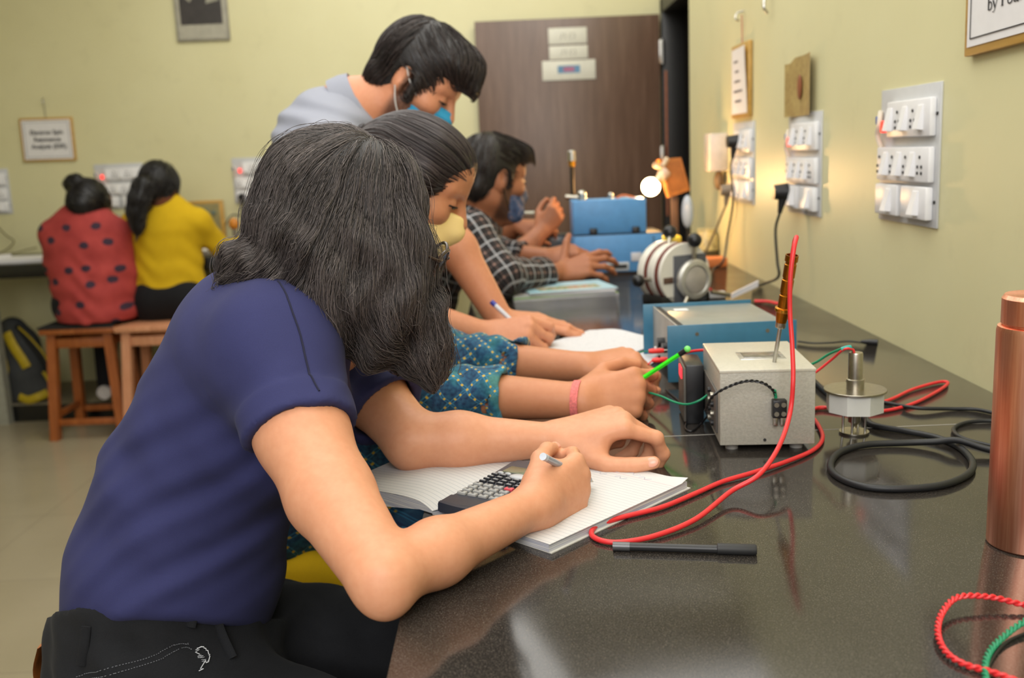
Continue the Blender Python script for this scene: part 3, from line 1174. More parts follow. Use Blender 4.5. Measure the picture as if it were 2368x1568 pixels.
for r_ in range(4):
    for c_ in range(6):
        x, y = .0115 + c_ * .0119, .0735 + r_ * .0085
        if r_ == 3 and 1 < c_ < 4:
            continue
        MB().box((x, y, hz(y) + .001), (.0088, .0046, .0032), None, .001).build('function_key', KEYD, ca)
        MB().box((x, y, hz(y) + .0027), (.0058, .0018, .0003)).build('key_mark', M('pale_print', (170, 170, 172), .6, var=0) if 'pale_print' not in bpy.data.materials else bpy.data.materials['pale_print'], ca)
MB().sphere((CWD / 2 + .001, .1035, hz(.1) + .0005), (.0125, .0075, .0028)).build('cursor_pad', M('silver_pad', (184, 186, 188), .35), ca)
for x in (.014, .0245, .060, .070):
    MB().sphere((x, .1075, hz(.107) + .0006), (.0045, .0026, .002)).build('round_key', M('silver_key', (178, 180, 182), .35) if 'silver_key' not in bpy.data.materials else bpy.data.materials['silver_key'], ca)

# ---------------------------------------------------------------- near right: pen, bottle, twisted wires
a, b = Gz(1420, 1274), Gz(1750, 1284)
pen = thing('pen', 'black capped pen lying flat on the granite beside the red cable', 'pen', (*((a + b) / 2)[:2], T), math.atan2((b - a)[1], (b - a)[0]))
L = np.linalg.norm(b - a)
MB().cyl((-L / 2, 0, .0050), (L * .23, 0, .0050), .0045, seg=24).build('barrel', BLK, pen)
MB().tube([(L * .23 - .0005, 0, .0056), (L * .23, 0, .0056), (L / 2 - .002, 0, .0056), (L / 2, 0, .0056)], [.005, .0056, .0056, .0046], 24).build('cap', M('soft_black_cap', (34, 34, 36), .55), pen)
MB().tube([(-L / 2 - .001, 0, .005), (-L / 2 + .016, 0, .005)], [.0047, .0047], 24).build('end_band', M('dark_silver', (96, 96, 98), .35, metal=.6), pen)
bt = np.array([.4985, .923, T])
bot = thing('water_bottle', 'tall brushed copper water bottle standing on the granite', 'bottle', bt)
HB = Dy(2345, 683, .923)[2] - T
r = .0365
MB().lathe([(0, 0), (r - .002, 0), (r, .002), (r, HB * .86), (r - .001, HB * .878), (r - .004, HB * .882), (0, HB * .882)], seg=64).build('body', COPPER, bot, 25)
MB().lathe([(0, HB * .878), (r - .0055, HB * .878), (r - .0055, HB * .886), (r - .0035, HB * .89), (r - .0035, HB * .985), (r - .006, HB), (0, HB)], seg=64).build('cap', COPPER, bot, 25)


def twisted(name, label, pts, mats, r=.0016, pitch=.011, rad=.0015, cat='cable'):
    P = crom(np.array(pts, float), 40)
    base = P.mean(0)
    root = thing(name, label, cat, base)
    d = np.linalg.norm(np.diff(P, axis=0), axis=1)
    s_ = np.concatenate([[0], np.cumsum(d)])
    n = int(s_[-1] / pitch * 9)
    ss = np.linspace(0, s_[-1], n)
    Q = np.stack([np.interp(ss, s_, P[:, i]) for i in range(3)], 1) - base
    tg = np.gradient(Q, axis=0)
    tg /= np.linalg.norm(tg, axis=1, keepdims=True)
    x = np.cross(tg, [0, 0, 1.])
    x /= np.linalg.norm(x, axis=1, keepdims=True)
    y = np.cross(x, tg)
    for j, m in enumerate(mats):
        a = ss / pitch * 2 * math.pi + j * math.pi
        MB().tube(Q + rad * (np.cos(a)[:, None] * x + np.sin(a)[:, None] * y), r, 8).build('wire', m, root)
    return root


RZ = T + .0032
twisted('twisted_wire', 'red twisted pair of wires looping in from the right edge of the granite',
        [on(2470, 1420, .004), on(2368, 1414, .006), on(2290, 1406, .010), on(2215, 1411, .012), on(2178, 1440, .009), on(2168, 1480, .006), on(2188, 1520, .004), on(2232, 1546, .0032), on(2300, 1566, .0032), on(2420, 1610, .0032)], [REDW, REDW], .0014, .0125)
twisted('twisted_wire', 'green and black twisted wires at the bottom right corner of the granite',
        [on(2460, 1420, .012), on(2368, 1458, .008), on(2318, 1488, .0052), on(2287, 1520, .004), on(2277, 1560, .0032), on(2290, 1620, .0032)], [GREENW, GREENW], .0014, .0125)
cable('thin_wire', 'thin black wire running beside the green twisted wires', [on(2450, 1450, .003), on(2368, 1474, .003), on(2325, 1494, .0025), on(2297, 1525, .0016), on(2283, 1562, .0012), on(2292, 1620, .0012)], .0013, BLK)

# ---------------------------------------------------------------- oven with probe
of = Gz(1665, 1046, T)
ov = thing('probe_oven', 'grey hammertone metal oven box with a slotted lid', 'oven', (of[0], of[1], T), math.radians(-4.5))
OW, OD, Z0 = .1225, .185, .009
OH = Dy(1660, 858, of[1])[2] - T
MB().span((0, 0, Z0), (OW, OD, OH), .0015).build('case', HAMMER, ov)
MB().span((-.0006, -.0006, OH - .004), (OW + .0006, OD + .0006, OH + .0006), .0012).build('lid', HAMTOP, ov)
MB().span((.036, .062, OH - .001), (.098, .112, OH + .0012), .001).build('slot_plate', M('bright_slot', (190, 188, 186), .3, metal=.7, var=.1, vs=60), ov)
MB().span((.042, .07, OH + .0002), (.092, .104, OH + .0016), .0006).build('slot', M('shiny_slot', (150, 148, 150), .25, metal=.8, var=.3, vs=90), ov)
for x in (.018, OW - .02):
    for y in (.02, OD - .02):
        MB().cyl((x, y, 0), (x, y, Z0 + .001), .0085, seg=20).build('foot', M('grey_rubber_foot', (150, 148, 142), .6), ov)
MB().cyl((.058, -.0012, .016), (.058, .001, .016), .002).build('screw', DARKH, ov)
tb = MB().span((.066, -.013, .048), (.084, -.0005, .072), .0015).build('terminal_block', BLK, ov)
for x in (.0705, .0795):
    for z in (.054, .066):
        MB().cyl((x, -.0125, z), (x, -.0145, z), .0032, seg=16).build('terminal_screw', NICK, tb)
    MB().span((x - .003, -.007, .036), (x + .003, -.002, .049), .0012).build('terminal_tab', NICK, tb)
pn = MB().span((-.003, .02, .02), (.0005, OD - .03, .078), .001).build('side_panel', M('panel_dark', (88, 84, 80), .5), ov)
for i in range(4):
    for j in range(2):
        MB().cyl((-.002, .045 + j * .03, .028 + i * .013), (-.007, .045 + j * .03, .028 + i * .013), .004, seg=14).build('socket', NICK if (i + j) % 2 else BLK, pn)

lw = Gz(1790, 838, T + OH)
pb = lw + np.array([0, 0, -.002])
ptop = Dy(1832, 590, lw[1] - .03)
ax_ = unit(ptop - pb)
LP = np.linalg.norm(ptop - pb)
pr_ = thing('probe', 'brass handled metal probe leaning in the slot of the grey oven', 'probe', pb)
Bp = basis(ax_)
MB().lathe([(0, 0), (.0027, 0), (.0027, LP * .37), (0, LP * .37)], R=Bp, seg=20).build('rod', STEEL, pr_)
f0 = LP * .345
prof = [(0, f0), (.0062, f0), (.0066, f0 + .001), (.0066, f0 + .009), (0, f0 + .009)]
MB().lathe(prof, R=Bp, seg=32).build('ferrule', NICK, pr_)
g0, g1 = f0 + .0075, LP
pf = [(0, g0), (.0068, g0), (.0082, g0 + .009), (.0088, g0 + .0145), (.0102, g0 + .016), (.0102, g0 + .0195), (.0076, g0 + .021)]
z = g0 + .021
while z + .021 < g1:
    pf += [(.0078, z), (.0078, z + .0165), (.0069, z + .0172), (.0069, z + .0198), (.0078, z + .0205)]
    z += .021
pf += [(.0084, z), (.0084, g1), (.0072, g1), (.0066, g1 - .006), (0, g1 - .006)]
MB().lathe(pf, R=Bp, seg=36).build('handle', BRASSD, pr_, 30)
MB().lathe([(.0078, g0 + .0152), (.0108, g0 + .0158), (.0108, g0 + .0197), (.0078, g0 + .0203)], R=Bp, seg=36).build('collar', BRASS, pr_, 30)
Yc = lw[1] - .045
rc = [ptop - ax_ * .004, ptop + ax_ * .012, Dy(1838, 556, ptop[1] - .005), Dy(1842, 549, ptop[1] - .018), Dy(1836, 575, ptop[1] - .030),
      Dy(1828, 640, ptop[1] - .036), Dy(1827, 720, ptop[1] - .04), Dy(1832, 800, ptop[1] - .05), Dy(1834, 880, ptop[1] - .068), Dy(1826, 960, 1.19),
      Dy(1800, 1035, 1.13), Dy(1755, 1098, 1.085), on(1690, 1160, .012), on(1610, 1212, .006), on(1520, 1246, .004), on(1440, 1261, .0035), on(1392, 1258, .0035), on(1368, 1243, .0035), on(1382, 1222, .0035),
      on(1440, 1203, .0035), on(1530, 1180, .0035), on(1610, 1147, .0035), on(1672, 1120, .0035), on(1745, 1100, .0045), on(1820, 1074, .004), on(1880, 1047, .0035), on(1902, 1020, .0035), on(1893, 990, .0035), on(1872, 962, .0035),
      on(1850, 935, .0035), on(1872, 930, .0035)]
P = np.array(rc)
cb_ = P.mean(0)
o = MB().tube(crom(P - cb_, 10), .0029, 12).build('probe_cable', REDW)
o.location = cb_
tag(o, 'thick red cable rising from the brass probe and looping on the granite', 'cable')
cable('red_cable', 'red cable loop lying behind the sensor assembly', [on(1862, 958, .0028), on(1900, 948, .004), on(1960, 955, .0035), on(2040, 955, .0028), on(2110, 938, .0028), on(2170, 908, .003), on(2192, 890, .003), on(2170, 888, .003), on(2110, 905, .003), on(2060, 928, .003), on(2000, 945, .003), on(1930, 947, .003), on(1870, 950, .0026)], .0026, REDW)
bpts = [(1655, 985), (1640, 968)]
twisted('twisted_wire', 'black twisted wire bowed across the front of the grey oven to its terminal block',
        [Dy(1632, 950, of[1] - .0), Dy(1650, 915, of[1] - .022), Dy(1690, 892, of[1] - .024), Dy(1730, 881, of[1] - .024), Dy(1765, 886, of[1] - .022), Dy(1788, 903, of[1] - .018), Dy(1793, 918, of[1] - .014)], [BLK, BLK], .0011, .014, .0011)
cable('wire_sleeve', 'short green sleeve on the terminal block of the grey oven', [Dy(1791, 902, of[1] - .0165), Dy(1794, 920, of[1] - .0145)], .0022, GREENW, 'sleeve')
cable('green_wire', 'green wire running from the oven side panel towards the fist with the pencil', [Dy(1640, 910, 1.38), Dy(1618, 926, 1.37), Dy(1590, 935, 1.38), Dy(1560, 930, 1.40), Dy(1530, 917, 1.42), Dy(1500, 908, 1.44), Dy(1480, 905, 1.46)], .0016, GREENW)
cable('black_wire', 'black wire looping on the granite between the blue box and the oven', [Dy(1640, 958, 1.36), on(1622, 985, .004), on(1600, 1000, .002), on(1585, 992, .002), on(1592, 960, .002), on(1570, 930, .002), on(1540, 905, .002)], .0014, BLK)
cable('red_wire', 'red wire arching over from the blue instrument to the back of the grey oven', [Dy(1495, 858, 1.60), Dy(1530, 848, 1.56), Dy(1570, 822, 1.52), Dy(1610, 811, 1.48), Dy(1655, 812, 1.455), Dy(1680, 830, 1.44)], .0022, REDW)

# thin black meter with a red display beside the oven
q0, q1 = Gz(1606, 986), Gz(1632, 985)
me_ = thing('temperature_meter', 'narrow black meter with a red display between blue instrument and grey oven', 'meter', (q0[0] - .010, q0[1] + .012, T), math.radians(-4.5))
hM = (Dy(1610, 838, q0[1])[2] - T) * .93
MB().span((0, 0, 0), (.026, .08, hM), .002).build('case', BLK, me_)
MB().span((-.003, .0, .004), (.0005, .08, hM - .004), .001).build('bezel', M('grey_bezel', (92, 88, 82), .45), me_)
MB().span((-.0045, .022, hM * .72), (-.0028, .055, hM * .9)).build('display', M('red_led_display', (230, 40, 48), .4, var=0, emit=((255, 45, 60), 1.6)), me_)

# ---------------------------------------------------------------- teal instrument
tf = Gz(1545, 893)
TH = Dy(1545, 754, tf[1])[2] - T
tr = Dy(1843, 738, tf[1] + .008)
TWD = np.linalg.norm(tr[:2] - tf[:2])
an = math.atan2(tr[1] - tf[1], tr[0] - tf[0])
ti = thing('bench_instrument', 'teal blue metal instrument with a grey lid and red plugs in its front', 'instrument', (tf[0], tf[1], T), an)
fb = Gz(1487, 704, T + TH)
ry = rotz(-an) @ (fb - np.array([tf[0], tf[1], T + TH]))
DD = ry[1]
MB().span((.0, 0, .006), (TWD, .003, TH), .001).build('side_cheek', TEAL, ti)
MB().span((ry[0] * .6, DD - .003, .006), (TWD - .01, DD, TH), .001).build('side_cheek', TEAL, ti)
MB().span((.022, .003, .012), (TWD - .012, DD - .003, TH - .010), .001).build('chassis', GREYTOP, ti)
MB().span((.020, .003, .012), (.0225, DD - .003, TH - .004), .0005).build('front_panel', M('grey_front_panel', (170, 166, 158), .45), ti)
MB().span((.030, .003, TH - .011), (TWD - .012, DD - .003, TH - .0065), .001).build('lid', GREYTOP, ti)
MB().span((.022, .003, TH - .0075), (.034, DD - .003, TH - .0055)).build('lid_gap', DARKH, ti)
MB().span((.052, DD - .055, TH - .0066), (.078, DD - .035, TH - .0058)).build('label_sticker', PAPER, ti)
for x in (.05, TWD - .05):
    MB().cyl((x, -.0008, TH - .016), (x, .002, TH - .016), .0032, seg=16).build('screw', NICK, ti)
    MB().box((x, .03, .003), (.02, .02, .006), None, .001).build('foot', BLK, ti)
    MB().box((x, DD - .03, .003), (.02, .02, .006), None, .001).build('foot', BLK, ti)
for y in (.08, .13):
    MB().cyl((.021, y, .05), (.006, y, .05), .009, seg=18).build('control_knob', BLK, ti)
for y, z in ((.045, .045), (.028, .028)):
    MB().cyl((.021, y, z), (.010, y, z), .006, seg=16).build('socket', BLK, ti)
MB().span((.0185, .05, TH - .03), (.0205, .085, TH - .018)).build('indicator', M('magenta_print', (190, 50, 90), .5), ti)
for i, (a, b) in enumerate((((1500, 812), (1535, 811)), ((1508, 833), (1545, 831)))):
    y = tf[1] + (.045, .026)[i]
    p0, p1 = Dy(*a, y), Dy(*b, y)
    pg = thing('banana_plug', ('upper red plug pushed into the front of the teal instrument', 'lower red plug pushed into the front of the teal instrument')[i], 'plug', p0, 0)
    d = p1 - p0
    MB().tube([(0, 0, 0), d * .25, d * .75, d], [.0032, .0046, .0046, .0036], 16).build('grip', M('red_plug_plastic', (226, 50, 44), .4), pg)
    MB().cyl(d * .45 + np.array([0, 0, .004]), d * .45 + np.array([0, 0, .0075]), .0022).build('side_socket', PAPER if i == 0 else BLK, pg)
    MB().cyl(d, d + np.array([.012, .001, 0]), .002).build('pin', NICK, pg)
cable('thin_red_wire', 'thin red wire hanging from the lower red plug', [Dy(1508, 834, tf[1] + .026), Dy(1495, 845, tf[1] + .01), on(1478, 862, .01), on(1462, 876, .002), on(1440, 880, .002)], .0013, REDW)
cable('thin_green_wire', 'thin green wire curling from the upper red plug', [Dy(1500, 812, tf[1] + .045), Dy(1480, 815, tf[1] + .04), Dy(1467, 828, tf[1] + .03), Dy(1470, 842, tf[1] + .01), on(1485, 860, .002)], .0010, GREENW)

# ---------------------------------------------------------------- sensor assembly
sb = Gz(1975, 1001)
se = thing('sensor_assembly', 'nickel sensor with a white octagonal block and round plate on thin legs', 'sensor', (sb[0], sb[1], T))


def zat(py, px=1976):
    return Dy(px, py, sb[1])[2] - T


hA, hB, hC, hD = zat(948), zat(903), zat(890), zat(815)
MB().lathe([(0, 0), (.0195, 0), (.020, .001), (.020, .003), (0, .003)], seg=36).build('base_disc', NICK, se)
for a in (.9, 2.6, 4.2, 5.6):
    MB().cyl((.015 * math.cos(a), .015 * math.sin(a), .002), (.015 * math.cos(a), .015 * math.sin(a), hA + .002), .0017, seg=12).build('leg_rod', STEEL, se)
MB().lathe([(0, .008), (.004, .008), (.0045, .012), (.0085, .016), (.0085, hA + .002), (0, hA + .002)], seg=24).build('plunger', NICK, se)
MB().lathe([(0, hA), (.0385, hA), (.0385, hB), (0, hB)], seg=8, R=rotz(.2)).build('octagon_block', TEFL, se, 20)
MB().lathe([(0, hB), (.0415, hB), (.0415, hB + .002), (.041, hB + .0026), (0, hB + .0026)], seg=56).build('round_plate', NICK, se)
MB().lathe([(0, hB + .002), (.0118, hB + .002), (.0118, hC + .008), (.0095, hC + .009), (.0095, hD - .002), (.0088, hD), (0, hD)], seg=32).build('tube', NICK, se)
yS_ = sb[1]
cable('red_wire', 'red wire from the nickel sensor top to the side of the grey oven', [Dy(1976, 818, yS_), Dy(1971, 808, yS_), Dy(1952, 808, yS_), Dy(1925, 830, yS_ + .02), Dy(1890, 858, yS_ + .03), Dy(1872, 868, yS_ + .03)], .0018, REDW)
cable('green_wire', 'green wire from the nickel sensor top to the side of the grey oven', [Dy(1974, 817, yS_ + .004), Dy(1966, 804, yS_), Dy(1945, 807, yS_ + .01), Dy(1915, 820, yS_ + .03), Dy(1890, 836, yS_ + .04), Dy(1868, 846, yS_ + .05)], .0018, GREENW)
cable('wire_sleeve', 'teal sleeve around the wires at the top of the nickel sensor', [Dy(1968, 803, yS_ + .001), Dy(1958, 804, yS_ + .001), Dy(1946, 808, yS_ + .003)], .0030, CYANW, 'sleeve')
bc = [on(1850, 855, .0045), on(1880, 885, .0045), on(1925, 925, .0045), on(1990, 965, .0045), on(2020, 990, .0045), on(2090, 1004, .0045), on(2160, 1018, .0045), on(2215, 1040, .0045), on(2248, 1075, .0045), on(2238, 1105, .0045),
      on(2180, 1130, .0045), on(2090, 1139, .0045), on(2000, 1134, .0045), on(1940, 1112, .0045), on(1920, 1085, .0045), on(1940, 1055, .0045), on(2000, 1037, .0048), on(2090, 1033, .0052), on(2160, 1036, .0085), on(2215, 1042, .0135), on(2280, 1052, .008), on(2380, 1068, .0045), on(2480, 1080, .0045)]
cable('black_cable', 'thick black cable lying in one big loop beside the copper bottle', bc, .0043, RUB, n=10)
cable('black_cable', 'black cable curving behind the copper bottle towards the sensor', [on(2000, 925, .003), on(2060, 938, .003), on(2120, 952, .0055), on(2200, 950, .003), on(2260, 952, .003), on(2330, 968, .003), on(2380, 975, .003), on(2360, 985, .003), on(2290, 978, .003), on(2235, 982, .003), on(2205, 997, .003), on(2225, 1018, .003), on(2290, 1036, .003), on(2340, 1045, .003)], .0028, RUB, n=10)
jk = thing('jack_plug', 'small black plug and thin cord lying near the wall behind the sensor', 'plug', on(2010, 797))
d = on(2034, 798) - on(1995, 796)
MB().tube([np.array((0, 0, .005)) - d / 2, np.array((0, 0, .005)), np.array((0, 0, .005)) + d / 2], [.003, .006, .0065], 14).build('plug_body', BLK, jk)
c0 = on(2010, 797)
MB().tube(crom([on(1995, 796, .003) - c0, on(1960, 793, .003) - c0, on(1920, 796, .003) - c0, on(1880, 797, .003) - c0, on(1845, 793, .003) - c0], 8), .0018, 8).build('cord', RUB, jk)
cable('red_cable', 'red cable on the granite behind the teal instrument', [on(1745, 700, .004), on(1775, 701, .004), on(1800, 706, .004), on(1830, 707, .004)], .004, REDW)

# ---------------------------------------------------------------- papers, magazines, pencil
k = NT('written_sheet')
v = k.coord((1, 1, 1))
sp = k.n('ShaderNodeSeparateXYZ')
k.l(v, sp.inputs[0])
rows = k.math('LESS_THAN', k.math('ABSOLUTE', k.math('SUBTRACT', k.math('FRACT', k.math('DIVIDE', sp.outputs[1], .011)), .5)), .13)
wr = k.math('GREATER_THAN', k.noise(k.coord((240, 60, 1)), 1, 2), .56)
k.l(k.mix(k.math('MULTIPLY', k.math('MULTIPLY', rows, wr), .28), lin((208, 208, 212)), lin((110, 112, 130))), k.b.inputs['Base Color'])
k.b.inputs['Roughness'].default_value = .75
WRIT = k.m
pa, pb_, pc, pd = Gz(1225, 812), Gz(1438, 752), Gz(1492, 812), Gz(1300, 868)
for i, (lab, dz, rot, off) in enumerate([('white written sheets under the standing man\'s hand, topmost of the loose papers', .0035, 0, (0, 0)), ('loose white sheet lying under the written sheets and beside the red plugs', .0008, .22, (.035, -.055))]):
    q = thing('paper_sheet', lab, 'paper', (*((pa + pc) / 2)[:2] + np.array(off), T), math.atan2((pb_ - pa)[1], (pb_ - pa)[0]) + rot)
    us, vs_ = np.linspace(-.165, .165, 18), np.linspace(-.11, .11, 14)
    g = np.array([[(u, v_, dz + .001 + (.010 * max(0, u / .165) ** 3 * (.6 + .4 * math.sin(v_ * 40)) + .006 * max(0, -v_ / .11 - .5) if i == 0 else .002 * max(0, u / .165) ** 2)) for v_ in vs_] for u in us])
    MB().sheet(g, .0008 if i else .0016).build('sheet', WRIT, q)
mc = (Gz(1180, 706) + Gz(1390, 655)) / 2
ma = Gz(1425, 690) - Gz(1180, 706)
mgs = [('green and white magazine at the bottom of the stack beside the plaid shirt', (150, 190, 90), .295, .205, .0, .007, .02), ('white magazine in the middle of the stack beside the plaid shirt', (214, 212, 216), .285, .20, .0075, .007, -.03), ('pale blue magazine with a coloured cover, topmost of the stack beside the plaid shirt', (170, 212, 226), .25, .185, .0150, .005, .06)]
k = NT('landscape_cover')
v = k.coord((1, 1, 1))
sp = k.n('ShaderNodeSeparateXYZ')
k.l(v, sp.inputs[0])
band = k.math('MULTIPLY', k.math('LESS_THAN', k.math('ABSOLUTE', k.math('ADD', sp.outputs[1], .025)), .035), k.math('LESS_THAN', k.math('ABSOLUTE', sp.outputs[0]), .09))
cc = k.ramp(k.noise(v, 55, 3), [(.35, lin((80, 130, 80))), (.5, lin((190, 190, 160))), (.65, lin((180, 130, 110)))])
k.l(k.mix(band, k.ramp(k.noise(v, 8, 2), [(.3, lin((158, 208, 228))), (.7, lin((196, 226, 236)))]), cc), k.b.inputs['Base Color'])
k.b.inputs['Roughness'].default_value = .3
COVER = k.m
for i, (lab, c, w_, h_, z0, th, rr) in enumerate(mgs):
    q = thing('magazine', lab, 'magazine', (mc[0] + (.02 if i == 2 else 0), mc[1], T + z0), math.atan2(ma[1], ma[0]) + rr, 'magazines on the bench')
    us = np.linspace(-w_ / 2, w_ / 2, 10)
    MB().loft([np.array([(u, -h_ / 2, .0005), (u, h_ / 2, .0005), (u, h_ / 2, th - .0006), (u, -h_ / 2, th - .0006)]) for u in us]).build('pages', EDGES, q, 30)
    MB().span((-w_ / 2 - .001, -h_ / 2 - .001, th - .0006), (w_ / 2 + .001, h_ / 2 + .001, th)).build('front_cover', COVER if i == 2 else M('magazine_cover_' + 'ab'[i], c, .35), q)
    MB().span((-w_ / 2 - .001, -h_ / 2 - .001, 0), (w_ / 2 + .001, h_ / 2 + .001, .0006)).build('back_cover', M('magazine_back_' + 'abc'[i], (196, 196, 196), .4), q)
    if i == 0:
        MB().span((-w_ / 2, -h_ / 2, th - .0004), (-w_ / 2 + .05, h_ / 2, th + .0004)).build('green_strip', M('lime_strip', (130, 190, 50), .5), q)

# ---------------------------------------------------------------- electromagnet device
YM = 2.56
mcen = Dy(1578, 633, YM)
mg = thing('coil_magnet', 'white and brown coil drum with a grey plate, round knob and black ball handles', 'magnet', (mcen[0], mcen[1], T), math.radians(28))
zc = mcen[2] - T
RY = basis((0, -1, 0), (0, 0, 1))          # lathe axis towards the viewer


def dl(prof, name, mat, par=mg, ang=35, c=(0, 0, 0)):
    return MB().lathe(prof, (c[0], c[1], zc + c[2]), RY, 56).build(name, mat, par, ang)


dl([(0, .0), (.079, .0), (.080, .002), (.080, .010), (.079, .012), (0, .012)], 'flange', CREAMD)
dl([(0, -.012), (.0812, -.012), (.0818, -.010), (.0818, -.002), (.0812, .0), (0, 0)], 'coil', BROWNC)
dl([(0, -.046), (.079, -.046), (.080, -.044), (.080, -.014), (.079, -.012), (0, -.012)], 'flange', CREAMD)
dl([(0, -.058), (.0812, -.058), (.0818, -.056), (.0818, -.048), (.0812, -.046), (0, -.046)], 'coil', BROWNC)
dl([(0, -.086), (.081, -.086), (.082, -.084), (.082, -.060), (.081, -.058), (0, -.058)], 'flange', CREAMD)
MB().span((-.038, -.020, 0), (.062, -.012, zc + .05), .001).build('front_plate', M('slate_grey_plate', (84, 86, 92), .45), mg)
kc = (.014, 0, -.014)
dl([(.0, .02), (.036, .02), (.050, .021), (.053, .026), (.053, .034), (.048, .040), (.038, .042), (.035, .037), (0, .037)], 'knob_ring', M('satin_aluminium', (196, 194, 186), .35, metal=.6), c=kc)
dl([(0, .036), (.031, .036), (.034, .039), (.030, .041), (0, .041)], 'knob_face', M('satin_grey', (178, 172, 164), .45, metal=.3), c=kc)
MB().box((-.055, -.0125, zc - .012), (.03, .004, .016), None, .001).build('name_plate', M('brown_plate', (96, 72, 60), .4), mg)
for a, b in (((.012, -.03, zc + .035), (.012, -.036, zc + .088)), ((-.02, .03, zc + .07), (.0, .05, zc + .105)), ((-.075, .03, zc - .01), (-.125, .02, zc - .008)), ((.062, -.04, zc - .05), (.115, -.05, zc - .062)), ((-.02, -.045, zc - .055), (-.04, -.05, zc - .085))):
    h = MB().cyl(a, b, .0055, seg=14).build('handle_rod', NICK, mg)
    if b[2] > .02:
        MB().sphere(b, .0185 if a[0] != -.075 else .016, seg=20).build('ball_grip', BLK, h)
MB().span((-.075, -.012, 0), (.08, .075, .02), .002).build('base', BLKP, mg)
ws = thing('plastic_strip', 'white plastic strip leaning near the black ball handles', 'strip', on(1690, 692))
p0, p1 = np.zeros(3), Dy(1752, 662, Gz(1690, 692)[1] - .02) - on(1690, 692)
nrm = unit(np.cross(p1, (0, -1, .3)))
w3 = np.array([0, -.004, .016])
MB().loft([np.array([p0 + (0, 0, .001), p0 + (0, -.006, .001), p0 + w3 + (0, -.006, 0), p0 + w3]), np.array([p1, p1 + (0, -.006, 0), p1 + w3 + (0, -.006, 0), p1 + w3])]).build('strip', WHITEPL, ws)
wb = thing('connector', 'small white connector lying beside the coil drum', 'connector', on(1655, 688))
MB().box((0, 0, .008), (.05, .03, .016), None, .003).build('connector_body', WHITEPL, wb)
MB().tube(crom([(-.02, -.01, .012), (-.03, -.012, .02), (-.025, -.005, .03), (-.01, .01, .02)], 5), .0035, 8).build('red_lead', REDW, wb)

# ---------------------------------------------------------------- blue boxes, lamp and the clutter at the far end
bf = Gz(1331, 637)
br = Gz(1534, 628)
BWD = np.linalg.norm(br[:2] - bf[:2])
ba = math.atan2(br[1] - bf[1], br[0] - bf[0]) * .4
bx = thing('instrument_case', 'bright blue metal case with its lid box raised, black latches on the front', 'case', (bf[0], 3.22, T), ba)
bf = Dy(1331, 637, 3.22)
z0_, z1_, z2_ = 0, Dy(1328, 545, 3.22)[2] - T, Dy(1328, 466, 3.22)[2] - T
WU = (Dy(1499, 460, 3.22) - Dy(1328, 466, 3.22))[0]
MB().span((0, 0, .003), (BWD, .20, z1_ - .002), .003).build('lower_box', BLUEP, bx)
MB().span((0, .02, z1_), (WU, .15, z2_), .003).build('upper_box', BLUEP, bx)
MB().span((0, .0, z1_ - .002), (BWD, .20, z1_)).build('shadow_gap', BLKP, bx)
for fx in (.27, .85):
    MB().box((WU * fx, .012, z1_ + .008), (.024, .014, .024), None, .002).box((WU * fx, .004, z1_ + .006), (.012, .01, .012), None, .001).build('latch', BLK, bx)
MB().box((BWD * .70, -.001, z1_ * .40), (.034, .003, .028), None, .0005).build('white_label', M('label_white', (206, 206, 212), .6), bx)
lb = MB().box((BWD * .485, -.001, z1_ * .17), (.075, .003, .028), None, .0005).build('rating_plate', M('label_silver', (190, 194, 200), .5), bx)
MB().box((BWD * .485, -.003, z1_ * .17), (.062, .0015, .012)).build('plate_band', BLKP, lb)
for i in range(5):
    MB().box((BWD * .90, -.0012, z1_ * (.55 + .08 * i)), (.006, .002, .004)).build('vent_slot', BLKP, bx)
MB().cyl((.035, .07, z2_), (.035, .07, z2_ + .01), .014).sphere((.035, .07, z2_ + .018), .015).build('terminal_knob', STEEL, bx)
MB().cyl((.13, .08, z2_), (.13, .08, z2_ + .006), .008).sphere((.13, .08, z2_ + .012), .009).build('terminal_knob', STEEL, bx)
cable('orange_lead', 'short orange lead lying on top of the raised blue box', [Dy(1425, 459, 3.3), Dy(1440, 452, 3.3), Dy(1460, 455, 3.3), Dy(1475, 461, 3.3)], .004, M('orange_wire', (226, 120, 70), .5))
# lamp
YL = 3.42
bc_ = Dy(1505, 432, YL)
la = thing('bulb_lamp', 'lit glass bulb in a holder fixed to a tilted wooden board', 'lamp', (bc_[0], YL, T))
lz = bc_[2] - T
dv = unit(Dy(1532, 405, YL) - bc_)
MB().sphere((0, 0, lz), .031, seg=28).build('glass_bulb', M('glowing_bulb', (255, 236, 200), .3, var=0, emit=((255, 214, 150), 26)), la)
Bl = basis(dv, (0, 1, 0))
cz = np.array([0, 0, lz])
MB().lathe([(.016, .026), (.013, .034), (.013, .05), (0, .05)], cz, Bl, 24).build('bulb_neck', M('bulb_cap', (214, 196, 170), .35, metal=.5), la)
MB().lathe([(0, .046), (.018, .046), (.019, .05), (.019, .07), (.014, .078), (0, .078)], cz, Bl, 24).build('holder', M('pale_bakelite', (214, 190, 170), .4), la)
q = [Dy(1524, 368, YL + .02) - np.array([bc_[0], YL, T]), Dy(1575, 364, YL + .06) - np.array([bc_[0], YL, T]), Dy(1596, 440, YL + .06) - np.array([bc_[0], YL, T]), Dy(1548, 456, YL + .02) - np.array([bc_[0], YL, T])]
q = np.array(q)
nn = unit(np.cross(q[1] - q[0], q[2] - q[0]))
nn = nn if nn[1] > 0 else -nn
MB().loft([q, q + nn * .018]).build('wooden_board', M('lamp_board_wood', (176, 112, 56), .5, var=.15, vs=40), la)
qc = q.mean(0)
